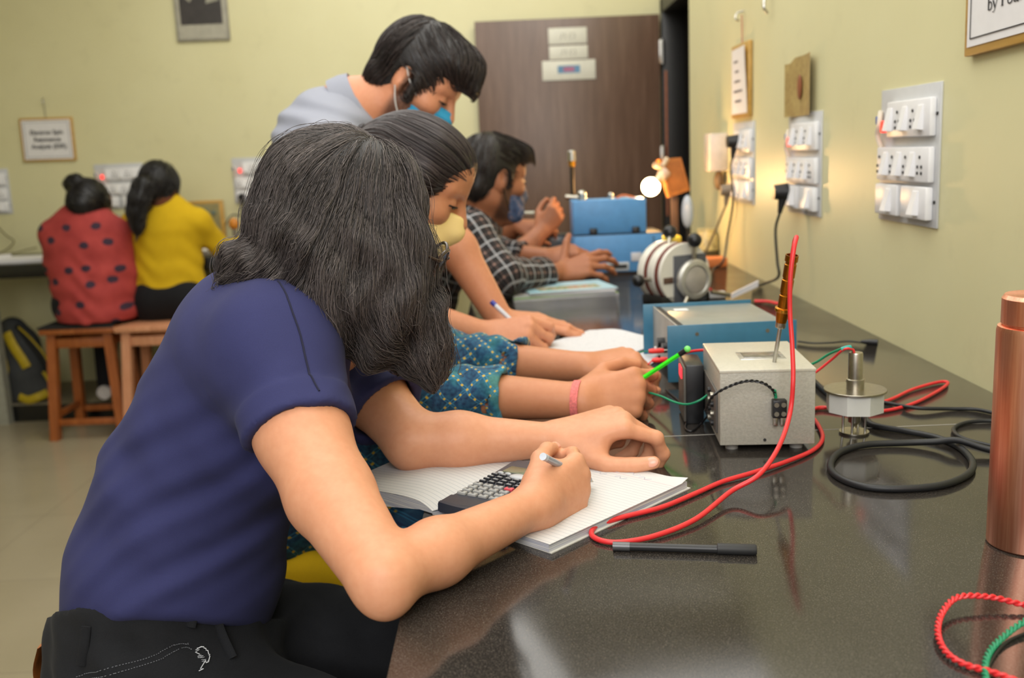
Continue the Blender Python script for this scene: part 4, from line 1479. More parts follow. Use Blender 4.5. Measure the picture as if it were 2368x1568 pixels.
MB().loft([np.array([qc + (q[i] - qc) * .8 - nn * .001 for i in range(4)]), np.array([qc + (q[i] - qc) * .8 - nn * .0025 for i in range(4)])]).build('board_face', M('lamp_board_face', (160, 100, 52), .5, var=.12, vs=30), la)
MB().tube(crom([qc + (-.03, -.02, .06), Dy(1530, 385, YL) - np.array([bc_[0], YL, T]), Dy(1512, 381, YL - .01) - np.array([bc_[0], YL, T])], 5), .009, 10).build('clamp', M('pale_clamp', (206, 186, 160), .4, metal=.3), la)
MB().span((qc[0] - .012, .05, 0), (qc[0] + .012, .075, qc[2]), .002).build('post', M('dark_post', (70, 50, 38), .5), la)
MB().span((qc[0] - .06, .0, 0), (qc[0] + .06, .12, .012), .002).build('base', M('dark_base', (70, 50, 38), .5), la)
pl_ = bpy.data.lights.new('bulb_light', 'POINT')
pl_.energy, pl_.color, pl_.shadow_soft_size = 26.0, (1, .56, .22), .034
po = bpy.data.objects.new('bulb_light', pl_)
COL.objects.link(po)
po.location = bc_ + np.array([-.004, -.004, 0])
# pole with a metal head
sp0 = Dy(1325, 455, 3.46)
sd = thing('clamp_stand', 'thin dark stand with a shiny metal head behind the blue case', 'stand', (sp0[0], 3.46, T))
zt = lambda y: Dy(1325, y, 3.46)[2] - T
MB().cyl((0, 0, .01), (0, 0, zt(385)), .008, seg=18).build('pole', M('dark_steel', (66, 60, 52), .35, metal=.8), sd)
MB().cyl((0, 0, zt(385)), (0, 0, zt(372)), .012, seg=18).build('brass_collar', BRASS, sd)
MB().cyl((0, 0, zt(372)), (0, 0, zt(352)), .014, .013, 20).sphere((0, 0, zt(351)), (.014, .014, .006)).build('metal_head', STEEL, sd)
MB().cyl((-.025, 0, zt(455)), (.026, -.01, zt(458)), .009, seg=16).sphere((.03, -.011, zt(458)), .014).build('cross_clamp', NICK, sd)
MB().span((-.06, -.04, 0), (.06, .10, .012), .003).build('base', BLKP, sd)
def blob_thing(name, label, cat, px, py, Y, build):
    c = Dy(px, py, Y)
    r = thing(name, label, cat, (c[0], c[1], T))
    build(r, c[2] - T)
    return r


YF = 3.35
blob_thing('packet', 'yellow and orange packet standing behind the blue case', 'packet', 1552, 560, YF, lambda r, z: (MB().span((-.03, -.02, 0), (.03, .02, z + .02), .004).build('packet_body', M('orange_card', (224, 150, 60), .6), r), MB().span((-.031, -.021, z), (.031, .021, z + .021), .004).build('packet_top', M('yellow_card', (232, 206, 70), .6), r)))
blob_thing('wooden_block', 'orange brown wooden block on the granite by the wall behind the coil drum', 'block', 1628, 580, 3.3, lambda r, z: MB().span((-.07, -.04, .0), (.07, .04, .03), .003).build('block', M('orange_block', (196, 112, 58), .5, var=.12, vs=40), r))
k = NT('blue_tint_plastic')
k.b.inputs['Base Color'].default_value = lin((176, 196, 226))
k.b.inputs['Roughness'].default_value = .25
k.b.inputs['Alpha'].default_value = .8
blob_thing('plastic_lens', 'pale bluish round plastic disc standing on edge near the doorway', 'disc', 1590, 490, 3.72, lambda r, z: (MB().sphere((0, 0, z), (.022, .03, .062)).build('disc', k.m, r), MB().cyl((0, 0, 0), (0, 0, z - .05), .006).build('stem', BLKP, r), MB().cyl((0, 0, 0), (0, 0, .01), .04).build('foot', BLKP, r)))
blob_thing('jar', 'dusty glass jar with dark contents standing against the right wall', 'jar', 1632, 545, 3.55, lambda r, z: (MB().lathe([(0, 0), (.045, 0), (.047, .004), (.047, .075), (.036, .09), (.036, .105), (0, .105)], seg=28).build('glass', M('dusty_jar', (188, 178, 130), .3, var=.3, vs=40), r), MB().lathe([(.0, .0), (.0475, .001), (.0478, .03), (0, .03)], seg=28).build('contents', M('dark_contents', (70, 62, 34), .6), r)))
# things between the arms at the far end
blob_thing('meter_box', 'black meter box on the bench left of the blue case', 'meter', 1292, 560, 3.5, lambda r, z: (MB().span((-.045, -.03, 0), (.045, .05, z + .03), .004).build('case', BLK, r), MB().span((-.035, -.032, z - .02), (.035, -.03, z + .02), .001).build('dial', M('grey_dial', (110, 116, 120), .2), r)))

# ---------------------------------------------------------------- on and around the back bench
def back_thing(name, label, cat, px, py, Y, build):
    c = Dy(px, py, Y)
    r = thing(name, label, cat, (c[0], Y, BT))
    build(r, max(.02, c[2] - BT))
    return r


back_thing('paper_pile', 'stack of white papers at the left end of the back bench', 'papers', 60, 604, 5.12, lambda r, z: (MB().span((-.30, -.10, .0), (.16, .12, .018)).build('sheets', PAPER, r), MB().span((-.32, -.08, .018), (-.12, .10, .032)).build('folded_sheet', PAPER, r)))
back_thing('demonstration_board', 'wooden framed circuit board leaning on the back bench behind the woman in yellow', 'board', 492, 520, 5.52, lambda r, z: (MB().span((-.13, -.02, 0), (.07, .0, .255), .003).build('frame', M('golden_frame_wood', (196, 150, 64), .5, var=.1), r), MB().span((-.115, -.024, .015), (.052, -.018, .24)).build('panel', M('olive_panel', (150, 140, 96), .5), r), MB().cyl((-.03, -.024, .19), (-.03, -.034, .19), .026).cyl((.02, -.024, .19), (.02, -.034, .19), .012).build('dial', M('teal_dial', (108, 124, 112), .4), r), MB().span((-.06, -.03, .04), (.03, -.022, .09), .002).build('meter', M('dark_meter', (84, 84, 78), .4), r)))
back_thing('terminal_knob', 'small orange knob on a post beside the framed circuit board', 'knob', 541, 518, 5.36, lambda r, z: (MB().cyl((0, 0, 0), (0, 0, z), .012).build('post', GREYC, r), MB().sphere((0, 0, z), (.028, .02, .032)).build('cap', M('orange_cap', (206, 130, 40), .5), r)))
back_thing('paper_pile', 'small white paper pile on the back bench right of the woman in yellow', 'papers', 462, 590, 5.1, lambda r, z: MB().span((-.08, -.08, 0), (.06, .1, .02)).build('sheets', PAPER, r))
back_thing('grey_meter', 'pale grey meter box between the woman in red and the woman in yellow', 'meter', 285, 550, 5.3, lambda r, z: (MB().span((-.08, -.02, 0), (.08, .12, .20), .004).build('case', M('pale_grey_case', (156, 164, 160), .5), r), MB().cyl((.03, -.021, .10), (.03, -.026, .10), .014).build('knob', BLK, r)))
wp = [Dy(-10, 520, WB - .02), Dy(15, 545, WB - .02), Dy(32, 558, WB - .04), Dy(18, 575, WB - .05), Dy(-10, 590, WB - .06)]
cable('thin_wire', 'thin dark wire bent against the back wall above the papers at the left edge', wp, .003, M('olive_wire', (110, 98, 56), .6))
cable('thin_wire', 'thin dark wire lying along the back bench behind the papers at the left edge', [Dy(-10, 588, WB - .1), Dy(30, 586, WB - .1), Dy(60, 578, WB - .08), Dy(85, 572, WB - .06)], .003, M('olive_wire_b', (110, 98, 56), .6))

# bags under the back bench
BAGG = M('grey_bag_cloth', (58, 60, 60), .8, var=.1, vs=80, bump=.2, bs=500)
BAGY = M('yellow_bag_trim', (186, 160, 20), .6)
bag = thing('backpack', 'grey backpack with yellow trim standing under the back bench', 'backpack', (Dy(62, 925, 5.2)[0], 5.22, .089), 0)
vb = Vol(.012)
def loc_px(px, py, Y):
    return Dy(px, py, Y) - np.array([bag.location[0], bag.location[1], bag.location[2]])


YB = 5.19
pts = [loc_px(70, 915, YB), loc_px(58, 860, YB), loc_px(45, 800, YB + .03), loc_px(30, 765, YB + .05)]
vb.chain(pts, [.105, .11, .10, .075], .04, ((0, 1, 0), .8))
vb.cap(loc_px(20, 910, YB), loc_px(105, 905, YB), .07, .07, .05)
vb.cut((0, 0, 0), (0, 0, -1), .004)
vb.build().mesh('bag_body', BAGG, bag)
n = -.125


def strip(pl, r, mat, name, flat=.35):
    P = []
    for p, y in pl:
        P.append(loc_px(p[0], p[1], y))
    MB().tube(crom(P, 6), r, 10, flat=flat, hint=(0, 1, 0)).build(name, mat, bag)


yb = YB - .085
strip([((15, 770), yb + .02), ((30, 800), yb), ((50, 830), yb - .005), ((62, 850), yb - .005)], .026, BAGY, 'yellow_panel')
strip([((45, 918), yb - .01), ((65, 925), yb - .02), ((88, 918), yb - .02), ((110, 908), yb + .01)], .022, BAGY, 'yellow_hem')
strip([((10, 830), yb), ((18, 865), yb)], .012, BAGY, 'yellow_stripe')
strip([((36, 755), YB), ((60, 780), YB - .03), ((95, 820), YB - .04), ((120, 870), YB - .03), ((116, 905), YB - .02)], .022, M('black_strap', (26, 26, 24), .7), 'shoulder_strap')
strip([((43, 757), YB - .022), ((70, 782), YB - .052), ((102, 820), YB - .062), ((122, 862), YB - .05)], .005, BAGY, 'strap_piping', .8)
strip([((100, 860), YB - .07), ((115, 885), YB - .06)], .009, BAGY, 'yellow_tab')
rb = thing('bag', 'red bag with a grey patch, cut off at the left edge under the back bench', 'bag', (Dy(0, 915, 5.18)[0], 5.19, .089))
v2 = Vol(.012)
cc_ = Dy(-8, 905, 5.18) - np.array([rb.location[0], rb.location[1], rb.location[2]])
cc_[2] = max(cc_[2], .08)
v2.ell(cc_, (.075, .07, .085)).cap(cc_ + (-.05, 0, -.03), cc_ + (-.12, 0, -.03), .07, .08, .03)
v2.cap(cc_ + (0, 0, -.05), (cc_[0] - .02, .02, .07), .05, .05, .04)
v2.cut((0, 0, 0), (0, 0, -1), .004)
v2.build().mesh('bag_body', M('red_bag_cloth', (170, 26, 28), .6), rb)
MB().sphere(cc_ + (-.01, -.066, .0), (.032, .01, .036)).build('patch', M('grey_patch', (84, 86, 92), .6), rb)
# ---------------------------------------------------------------- people
def m_skin(name, col, red=.35, rough=.48):
    k = NT(name)
    v = k.coord()
    c = lin(col)
    d = tuple(x * f for x, f in zip(c[:3], (.93, .86, .82))) + (1,)
    l = tuple(min(1, x * f) for x, f in zip(c[:3], (1.04, 1.06, 1.08))) + (1,)
    base = k.mix(.5, k.ramp(k.noise(v, 14, 4), [(.3, d), (.7, l)]), k.ramp(k.noise(v, 120, 3), [(.3, d), (.7, l)]))
    be = k.attr('beard')
    stub = k.math('MULTIPLY', be.outputs['Fac'], k.ramp(k.noise(v, 500, 2), [(.3, (.65, .65, .65, 1)), (.6, (1, 1, 1, 1))]))
    k.l(k.mix(stub, base, lin((46, 34, 30))), k.b.inputs['Base Color'])
    k.b.inputs['Roughness'].default_value = rough
    k.b.inputs['Subsurface Weight'].default_value = .12
    k.b.inputs['Subsurface Radius'].default_value = (.010, .004, .002)
    k.b.inputs['Subsurface Scale'].default_value = .6
    k.b.inputs['Specular IOR Level'].default_value = .35
    k.bump(k.noise(v, 420, 3), .06, .0006)
    return k.m


def m_hair(name, dark, light, rough=.38, strand=None):
    k = NT(name)
    a = k.attr('tone')
    k.l(k.ramp(a.outputs['Fac'], [(0., lin(dark)), (1., lin(light))]), k.b.inputs['Base Color'])
    k.b.inputs['Roughness'].default_value = rough
    k.b.inputs['Specular IOR Level'].default_value = .45
    return k.m


def m_cloth(name, col, var=.10, vs=18, rough=.85, weave=900, sheen=.03, b=.10):
    k = NT(name)
    v = k.coord()
    c = lin(col)
    d = tuple(x * (1 - var) for x in c[:3]) + (1,)
    l = tuple(min(1, x * (1 + var)) for x in c[:3]) + (1,)
    k.l(k.mix(.5, k.ramp(k.noise(v, vs, 3), [(.3, d), (.7, l)]), k.ramp(k.noise(v, weave, 1), [(.35, d), (.65, l)])), k.b.inputs['Base Color'])
    k.b.inputs['Roughness'].default_value = rough
    k.b.inputs['Sheen Weight'].default_value = sheen
    k.b.inputs['Specular IOR Level'].default_value = .2
    k.bump(k.noise(v, weave, 2), b, .0006)
    return k.m


def m_batik():
    """dark blue and teal printed cotton: pale blue diamonds with yellow dots on the crossings"""
    k = NT('blue_batik_cotton')
    a = k.attr('fab')
    wob = k.n('ShaderNodeTexNoise', i_Scale=24.)
    k.l(a.outputs['Vector'], wob.inputs['Vector'])
    sub = k.n('ShaderNodeVectorMath', operation='MULTIPLY_ADD')
    k.l(wob.outputs[1], sub.inputs[0])
    sub.inputs[1].default_value = (.014, .014, 0)
    k.l(a.outputs['Vector'], sub.inputs[2])
    sp = k.n('ShaderNodeSeparateXYZ')
    k.l(sub.outputs[0], sp.inputs[0])
    P = .046
    u = k.math('DIVIDE', k.math('ADD', sp.outputs[0], sp.outputs[1]), P)
    v = k.math('DIVIDE', k.math('SUBTRACT', sp.outputs[0], sp.outputs[1]), P)

    def dist(q):
        return k.math('ABSOLUTE', k.math('SUBTRACT', k.math('FRACT', q), .5))
    du, dv = dist(u), dist(v)
    line = k.math('MAXIMUM', k.math('LESS_THAN', k.math('ABSOLUTE', k.math('SUBTRACT', du, .06)), .028), k.math('LESS_THAN', k.math('ABSOLUTE', k.math('SUBTRACT', dv, .06)), .028))
    n4 = k.math('MULTIPLY', k.math('LESS_THAN', k.math('ABSOLUTE', k.math('SUBTRACT', k.math('FRACT', k.math('MULTIPLY', u, 3.)), .5)), .15), k.math('LESS_THAN', dv, .055))
    n5 = k.math('MULTIPLY', k.math('LESS_THAN', k.math('ABSOLUTE', k.math('SUBTRACT', k.math('FRACT', k.math('MULTIPLY', v, 3.)), .5)), .15), k.math('LESS_THAN', du, .055))
    dots = k.math('MAXIMUM', n4, n5)
    big = k.n('ShaderNodeTexNoise', i_Scale=16., i_Detail=2.)
    k.l(a.outputs['Vector'], big.inputs['Vector'])
    fine = k.n('ShaderNodeTexNoise', i_Scale=160., i_Detail=3.)
    k.l(a.outputs['Vector'], fine.inputs['Vector'])
    base = k.ramp(big.outputs[0], [(.42, lin((14, 44, 86))), (.50, lin((18, 70, 112))), (.58, lin((32, 108, 122))), (.66, lin((80, 138, 120)))])
    base = k.mix(.35, base, k.ramp(fine.outputs[0], [(.35, lin((10, 34, 66))), (.65, lin((60, 130, 160)))]))
    c = k.mix(k.math('MULTIPLY', line, .6), base, lin((58, 138, 178)))
    c = k.mix(k.math('MULTIPLY', dots, .9), c, lin((226, 186, 30)))
    k.l(c, k.b.inputs['Base Color'])
    k.b.inputs['Roughness'].default_value = .85
    k.b.inputs['Sheen Weight'].default_value = .1
    k.bump(fine.outputs[0], .15, .001)
    return k.m


def m_plaid():
    k = NT('black_white_check')
    a = k.attr('fab')
    sp = k.n('ShaderNodeSeparateXYZ')
    k.l(a.outputs['Vector'], sp.inputs[0])

    def dist(q, P):
        return k.math('ABSOLUTE', k.math('SUBTRACT', k.math('FRACT', k.math('DIVIDE', q, P)), .5))
    a1, b1 = dist(sp.outputs[0], .044), dist(sp.outputs[1], .044)
    w = k.math('MAXIMUM', k.math('LESS_THAN', a1, .055), k.math('LESS_THAN', b1, .055))
    a2, b2 = dist(sp.outputs[0], .022), dist(sp.outputs[1], .022)
    ta = k.math('LESS_THAN', k.math('SUBTRACT', .5, a2), .15)
    tb = k.math('LESS_THAN', k.math('SUBTRACT', .5, b2), .15)
    both = k.math('ADD', k.math('MULTIPLY', ta, .5), k.math('MULTIPLY', tb, .5))
    c = k.ramp(both, [(.2, lin((30, 27, 29))), (.55, lin((74, 60, 58))), (.95, lin((150, 118, 108)))])
    k.l(k.mix(k.math('MULTIPLY', w, .8), c, lin((168, 172, 178))), k.b.inputs['Base Color'])
    k.b.inputs['Roughness'].default_value = .85
    return k.m


class Head:
    def __init__(s, c, f, u, sc=1.):
        s.c, s.k = np.array(c, float), sc
        s.f = unit(f)
        s.s = unit(np.cross(np.array(u, float), s.f))      # towards the person's left
        s.u = np.cross(s.f, s.s)
        s.R = np.stack([s.f, s.s, s.u], 1)

    def p(s, a, b, c):
        return s.c + s.k * (s.R @ np.array([a, b, c], float))

    def loc(s, V):
        return ((np.asarray(V) - s.c) @ s.R) / s.k

    def add(s, V):
        k, p, R = s.k, s.p, s.R
        V.ell(p(-.005, 0, .008), np.array((.093, .073, .098)) * k, R, .02)
        V.ell(p(.028, 0, -.055), np.array((.062, .056, .072)) * k, R, .03)
        V.ell(p(.055, 0, .035), np.array((.036, .055, .045)) * k, R, .03)
        V.cap(p(.062, -.022, -.112), p(.062, .022, -.112), .019 * k, None, .025)
        V.cap(p(.0, -.05, -.07), p(.05, -.022, -.108), .016 * k, .014 * k, .03)
        V.cap(p(.0, .05, -.07), p(.05, .022, -.108), .016 * k, .014 * k, .03)
        for sg in (-1, 1):
            V.ell(p(.058, sg * .042, -.03), np.array((.026, .022, .020)) * k, R, .02)
            V.cap(p(.083, sg * .014, .014), p(.070, sg * .046, .014), .010 * k, .008 * k, .012)
            V.ell(p(.093, sg * .031, -.006), np.array((.012, .017, .011)) * k, R, .010, '-')
            V.ell(p(.0765, sg * .031, -.007), np.array((.0135, .0145, .0115)) * k, R, .004)
            # ear: rim, hollow, lobe
            V.ell(p(-.008, sg * .074, -.010), np.array((.019, .008, .031)) * k, R @ rotz(sg * .35), .006)
            V.ell(p(-.006, sg * .083, -.006), np.array((.010, .006, .018)) * k, R @ rotz(sg * .35), .004, '-')
            V.ell(p(-.002, sg * .073, -.036), np.array((.009, .006, .010)) * k, R, .006)
        V.cap(p(.088, 0, .004), p(.108, 0, -.034), .009 * k, .0125 * k, .010)
        V.ell(p(.098, -.012, -.040), np.array((.010, .008, .007)) * k, R, .006)
        V.ell(p(.098, .012, -.040), np.array((.010, .008, .007)) * k, R, .006)
        V.cap(p(.088, -.018, -.070), p(.088, .018, -.070), .0075 * k, None, .006)
        V.cap(p(.086, -.015, -.081), p(.086, .015, -.081), .008 * k, None, .006)
        return s

    def neck(s, V, base, r0=.052, r1=.060):
        V.cap(s.p(-.022, 0, -.06), base, r0 * s.k, r1, .03)

    def beard(s, V):
        """how bearded each vertex is"""
        q = s.loc(V)
        a, b, c = q.T
        m = np.clip((.050 - np.abs(c + .085)) / .02, 0, 1) * np.clip((a + .012) / .015, 0, 1) * np.clip((.13 - a) / .02, 0, 1)
        side = np.clip((np.abs(b) - .045) / .01, 0, 1) * np.clip((.022 - np.abs(a - .016)) / .01, 0, 1) * np.clip((.06 - np.abs(c + .03)) / .02, 0, 1)
        inr = (np.linalg.norm(q, axis=1) < .16)
        return np.maximum(m, side) * inr * .9

    def brows(s, par, base, mat, sides=(-1, 1)):
        for sg in sides:
            P = crom([s.p(.085, sg * .012, .020), s.p(.084, sg * .030, .026), s.p(.070, sg * .050, .019)], 5) - base
            MB().tube(P, [.0036] * 6 + [.003] * 4 + [.0015], 8, flat=.6).build('eyebrow', mat, par)
            P = crom([s.p(.089, sg * .016, -.010), s.p(.0915, sg * .031, -.009), s.p(.080, sg * .046, -.010)], 5) - base
            MB().tube(P, .0022, 8, flat=.6).build('eyelash', mat, par)


def hand(V, w, f, u, right, curl, thumb, sc=1., spread=(.10, .02, -.06, -.16), nails=None):
    """five fingered hand. curl: per finger three joint angles (deg); thumb: three directions in (f, s, u)"""
    f = unit(f)
    s = unit(np.cross(u, f) if right else np.cross(f, u))
    u = np.cross(f, s) if right else np.cross(s, f)
    Rm = np.stack([f, s, u], 1)

    def p(a, b, c):
        return np.array(w) + sc * (Rm @ np.array([a, b, c], float))
    mcp = [(.086, .027, .002), (.089, .008, .004), (.084, -.011, .002), (.076, -.029, -.003)]
    ln = [(.043, .025, .019), (.047, .029, .020), (.044, .027, .020), (.035, .020, .017)]
    rd = [(.0100, .0088, .0082, .0066), (.0102, .0090, .0083, .0067), (.0098, .0086, .0079, .0064), (.0088, .0076, .0070, .0056)]
    for i, m in enumerate(mcp):
        V.cap(p(.004, m[1] * .55, 0), p(*m), .0145 * sc, .0112 * sc, .014)
    V.cap(p(.045, .0, -.004), p(.07, -.008, -.004), .015 * sc, .012 * sc, .012)
    V.cap(p(.016, .016, -.008), p(.050, .030, -.012), .0145 * sc, .012 * sc, .014)
    V.cap(p(.016, -.018, -.008), p(.055, -.028, -.010), .013 * sc, .011 * sc, .012)
    for i in range(4):
        a, q = 0., np.array(mcp[i], float)
        for j in range(3):
            a += math.radians(curl[i][j])
            sp_ = spread[i] * (1 if a < 1.2 else .4)
            d = np.array([math.cos(a) * math.cos(sp_), math.cos(a) * math.sin(sp_) if a < 1.57 else -.0, -math.sin(a)])
            d = unit(d)
            q2 = q + d * ln[i][j]
            V.cap(p(*q), p(*q2), rd[i][j] * sc, rd[i][j + 1] * sc, .0035 if j else .006)
            if j < 2:
                V.ell(p(*(q2 + np.array([math.sin(a), 0, math.cos(a)]) * .0008)), np.ones(3) * rd[i][j + 1] * 1.06 * sc, None, .003)
            q = q2
        if nails is not None:
            up = np.array([math.sin(a), 0, math.cos(a)])
            nails.append((p(*(q + up * rd[i][3] * .62 - d * .001)), Rm @ d, Rm @ up, .0052 * sc))
    q = np.array([.020, .026, -.010])
    for j, (d, L) in enumerate(zip(thumb, (.044, .033, .026))):
        d = unit(d)
        q2 = q + d * L
        V.cap(p(*q), p(*q2), (.0145, .0112, .0102)[j] * sc, (.0112, .0102, .0082)[j] * sc, (.012, .004, .003)[j])
        q = q2
    if nails is not None:
        n_ = unit(np.array([.15, .75, .65]) - d * (np.array([.15, .75, .65]) @ d))
        nails.append((p(*(q + n_ * .0058 - d * .002)), Rm @ d, Rm @ n_, .0068 * sc))
    return p


def build_nails(nails, par, base, mat):
    for c, d, n_, r in nails:
        R = np.stack([unit(d), unit(np.cross(n_, d)), unit(np.cross(d, np.cross(n_, d)))], 1)
        MB().sphere(c - base, (r * 1.25, r * .95, r * .42), R, 16).build('fingernail', mat, par, 80)


def arm(V, sh, el, wr, r=(.050, .041, .036, .040, .026), sc=1.):
    """upper arm and forearm with muscle taper; returns nothing"""
    sh, el, wr = map(np.array, (sh, el, wr))
    m1 = sh * .5 + el * .5
    m2 = el * .68 + wr * .32
    V.cap(sh, m1, r[0] * sc, r[1] * sc, .02)
    V.cap(m1, el, r[1] * sc, r[2] * sc, .02)
    V.cap(el, m2, r[2] * sc, r[3] * sc, .02)
    V.cap(m2, wr, r[3] * sc, r[4] * sc, .02)


def legs(V, hips, knees, feet, r=(.075, .055, .042), k=.03):
    for h, kn, ft in zip(hips, knees, feet):
        V.cap(h, kn, r[0], r[1], k)
        V.cap(kn, ft, r[1], r[2], k)


def slice_end(V, p, d, R, L=.25, k=.002):
    """open end of a sleeve: take away what lies beyond the plane, near the arm's axis"""
    p, d = np.array(p, float), unit(d)

    def fn(X, Y, Z):
        px, py, pz = X - p[0], Y - p[1], Z - p[2]
        t = px * d[0] + py * d[1] + pz * d[2]
        r = np.sqrt(np.maximum(px * px + py * py + pz * pz - t * t, 0))
        return np.maximum(np.maximum(-t, t - L), r - R)
    lo = np.minimum(p, p + d * L) - R
    hi = np.maximum(p, p + d * L) + R
    V._push(fn, lo, hi, k, '-')


def band(V, p, d, R, L, k=.003):
    """a cuff: a short rounded cylinder around the axis"""
    p, d = np.array(p, float), unit(d)

    def fn(X, Y, Z):
        px, py, pz = X - p[0], Y - p[1], Z - p[2]
        t = px * d[0] + py * d[1] + pz * d[2]
        r = np.sqrt(np.maximum(px * px + py * py + pz * pz - t * t, 0))
        a, b = np.abs(t) - L + .003, r - R + .003
        return np.minimum(np.maximum(a, b), 0) + np.sqrt(np.maximum(a, 0) ** 2 + np.maximum(b, 0) ** 2) - .003
    V._push(fn, p - R - L, p + R + L, k, '+')


def hair_part(vol, par, base, mat, seeds, flow, steps, step, lift, r, wob=0., wl=.05, name='hair', solid_tone=.12, extra=None):
    """a dark mass with strands lying on it, as one mesh"""
    parts = [(vol.V, vol.Q)]
    tone = [np.full(len(vol.V), solid_tone)]
    if len(seeds):
        P = grow(vol, seeds, flow, steps, step, lift, wob, wl)
        v, q = tubes(P, r)
        parts.append((v, q))
        tone.append(np.repeat(rng.uniform(.25, 1., len(P)), v.shape[0] // len(P)))
    for P, rr in (extra or []):
        v, q = tubes(P, rr)
        parts.append((v, q))
        tone.append(np.repeat(rng.uniform(.3, 1., len(P)), v.shape[0] // len(P)))
    V, Q = merge(parts)
    return rawmesh(name, V, Q, mat, par, base, {'tone': ('FLOAT', np.concatenate(tone))})


def seeds_on(vol, n, keep=None):
    tri = vol.V[vol.Q]
    ar = np.linalg.norm(np.cross(tri[:, 2] - tri[:, 0], tri[:, 3] - tri[:, 1]), axis=1)
    if keep is not None:
        ar = ar * keep(tri.mean(1))
    i = rng.choice(len(ar), n, p=ar / ar.sum())
    w4 = rng.dirichlet([1, 1, 1, 1], n)
    return (tri[i] * w4[..., None]).sum(1)


def guides_flow(guides, power=4):
    """direction field from polylines (world points)"""
    A, D = [], []
    for g in guides:
        q = crom(g, 6)
        A.append((q[1:] + q[:-1]) / 2)
        d = np.diff(q, axis=0)
        D.append(d / np.linalg.norm(d, axis=1, keepdims=True))
    A, D = np.concatenate(A), np.concatenate(D)

    def fl(p, t):
        d2 = ((p[:, None] - A[None]) ** 2).sum(2) + 1e-5
        w_ = d2 ** (-power / 2)
        v = (w_[..., None] * D[None]).sum(1)
        return v / (np.linalg.norm(v, axis=1, keepdims=True) + 1e-9)
    return fl


HAIR = m_hair('black_brown_hair', (18, 16, 16), (112, 102, 99), .5)
HAIRM = m_hair('short_black_hair', (14, 12, 12), (62, 50, 46), .42)
HAIRB = m_hair('black_hair', (12, 11, 12), (38, 33, 32), .4)
NAIL = M('fingernail_pink', (228, 164, 142), .25, var=.02)
BROWM = M('eyebrow_hair', (26, 20, 18), .7, var=0)


def finish(body, label):
    return tag(body, label, 'person')
# ---------------------------------------------------------------- the woman in the navy t-shirt
SKF = m_skin('fair_skin', (212, 152, 118))
NAVY = m_cloth('navy_cotton', (50, 52, 92), .10, 22, weave=1100, b=.12)
JEANS = m_cloth('black_denim', (27, 28, 31), .22, 30, weave=800, b=.25)
fb_ = np.array([-.46, 1.18, 0.])
B = Vol(.0032)
shR, cuR, elR, wrR = Dy(655, 800, 1.055), Dy(697, 1000, .985), Gz(888, 1336, .914), Gz(1232, 1172, .9115)
shL, elL, wrL = Dy(760, 800, 1.36), Gz(958, 1022, .9205), Gz(1285, 1016, .918)
B.cap(shR, cuR, .050, .0455, .02)
B.cap(cuR, Dy(764, 1145, .925), .0455, .0425, .02).cap(Dy(764, 1145, .925), elR, .0425, .0315, .012)
fm = elR * .68 + wrR * .32
B.cap(elR, fm, .030, .0290, .012).cap(fm, wrR, .0290, .0215, .02)
B.ell(elR + (.002, -.012, -.013), (.018, .018, .018), None, .014)
B.cap(wrR, wrR + unit(wrR - elR) * .015, .0235, .0225, .012)
arm(B, shL, elL, wrL, (.05, .043, .035, .035, .0205))
FN = []
fR, uR = (.64, .76, .05), (.76, -.60, .22)
pR = hand(B, wrR + unit(wrR - elR) * .008, fR, uR, True, [(42, 62, 25), (56, 72, 40), (64, 80, 45), (66, 82, 45)], [(.84, .34, -.44), (.93, .10, -.36), (.93, -.20, -.28)], .88, (.04, .0, -.04, -.08), FN)
fL, uL = (.965, .02, .24), (-.20, -.24, .95)
pL = hand(B, wrL, fL, uL, False, [(34, 48, 38), (50, 62, 40), (58, 70, 40), (62, 70, 40)], [(.72, .60, -.34), (.93, .34, -.12), (.97, .22, -.02)], 1.0, (.06, .0, -.05, -.1), FN)
hF = Head(Dy(804, 516, 1.17), (.90, .16, -.42), (.42, 0, .9), .89).add(B)
nb_ = Dy(665, 705, 1.19)
hF.neck(B, nb_, .05, .058)
pel = Dy(390, 1500, 1.18)
B.cap(nb_, Dy(600, 880, 1.19), .055, .06, .05).cap(Dy(600, 880, 1.19), pel, .06, .08, .05)
B.cap(shR, shL, .05, .05, .04)
kR, kL = np.array([.02, .98, .57]), np.array([.02, 1.30, .57])
hipR, hipL = pel + (.03, -.09, -.05), pel + (.03, .09, -.05)
ftR, ftL = np.array([.0, 1.0, .09]), np.array([.0, 1.28, .09])
legs(B, (hipR, hipL), (kR, kL), (ftR, ftL), (.07, .05, .036))
for ft in (ftR, ftL):
    B.cap(ft + (-.02, 0, -.045), ft + (.13, 0, -.06), .034, .026, .02)
B.build()
woman = B.mesh('person', SKF, None, fb_, {'beard': ('FLOAT', np.zeros(len(B.V)))})
woman.location = fb_
finish(woman, 'person in a navy t-shirt with long dark hair bending over the open exercise book')
build_nails(FN, woman, fb_, NAIL)

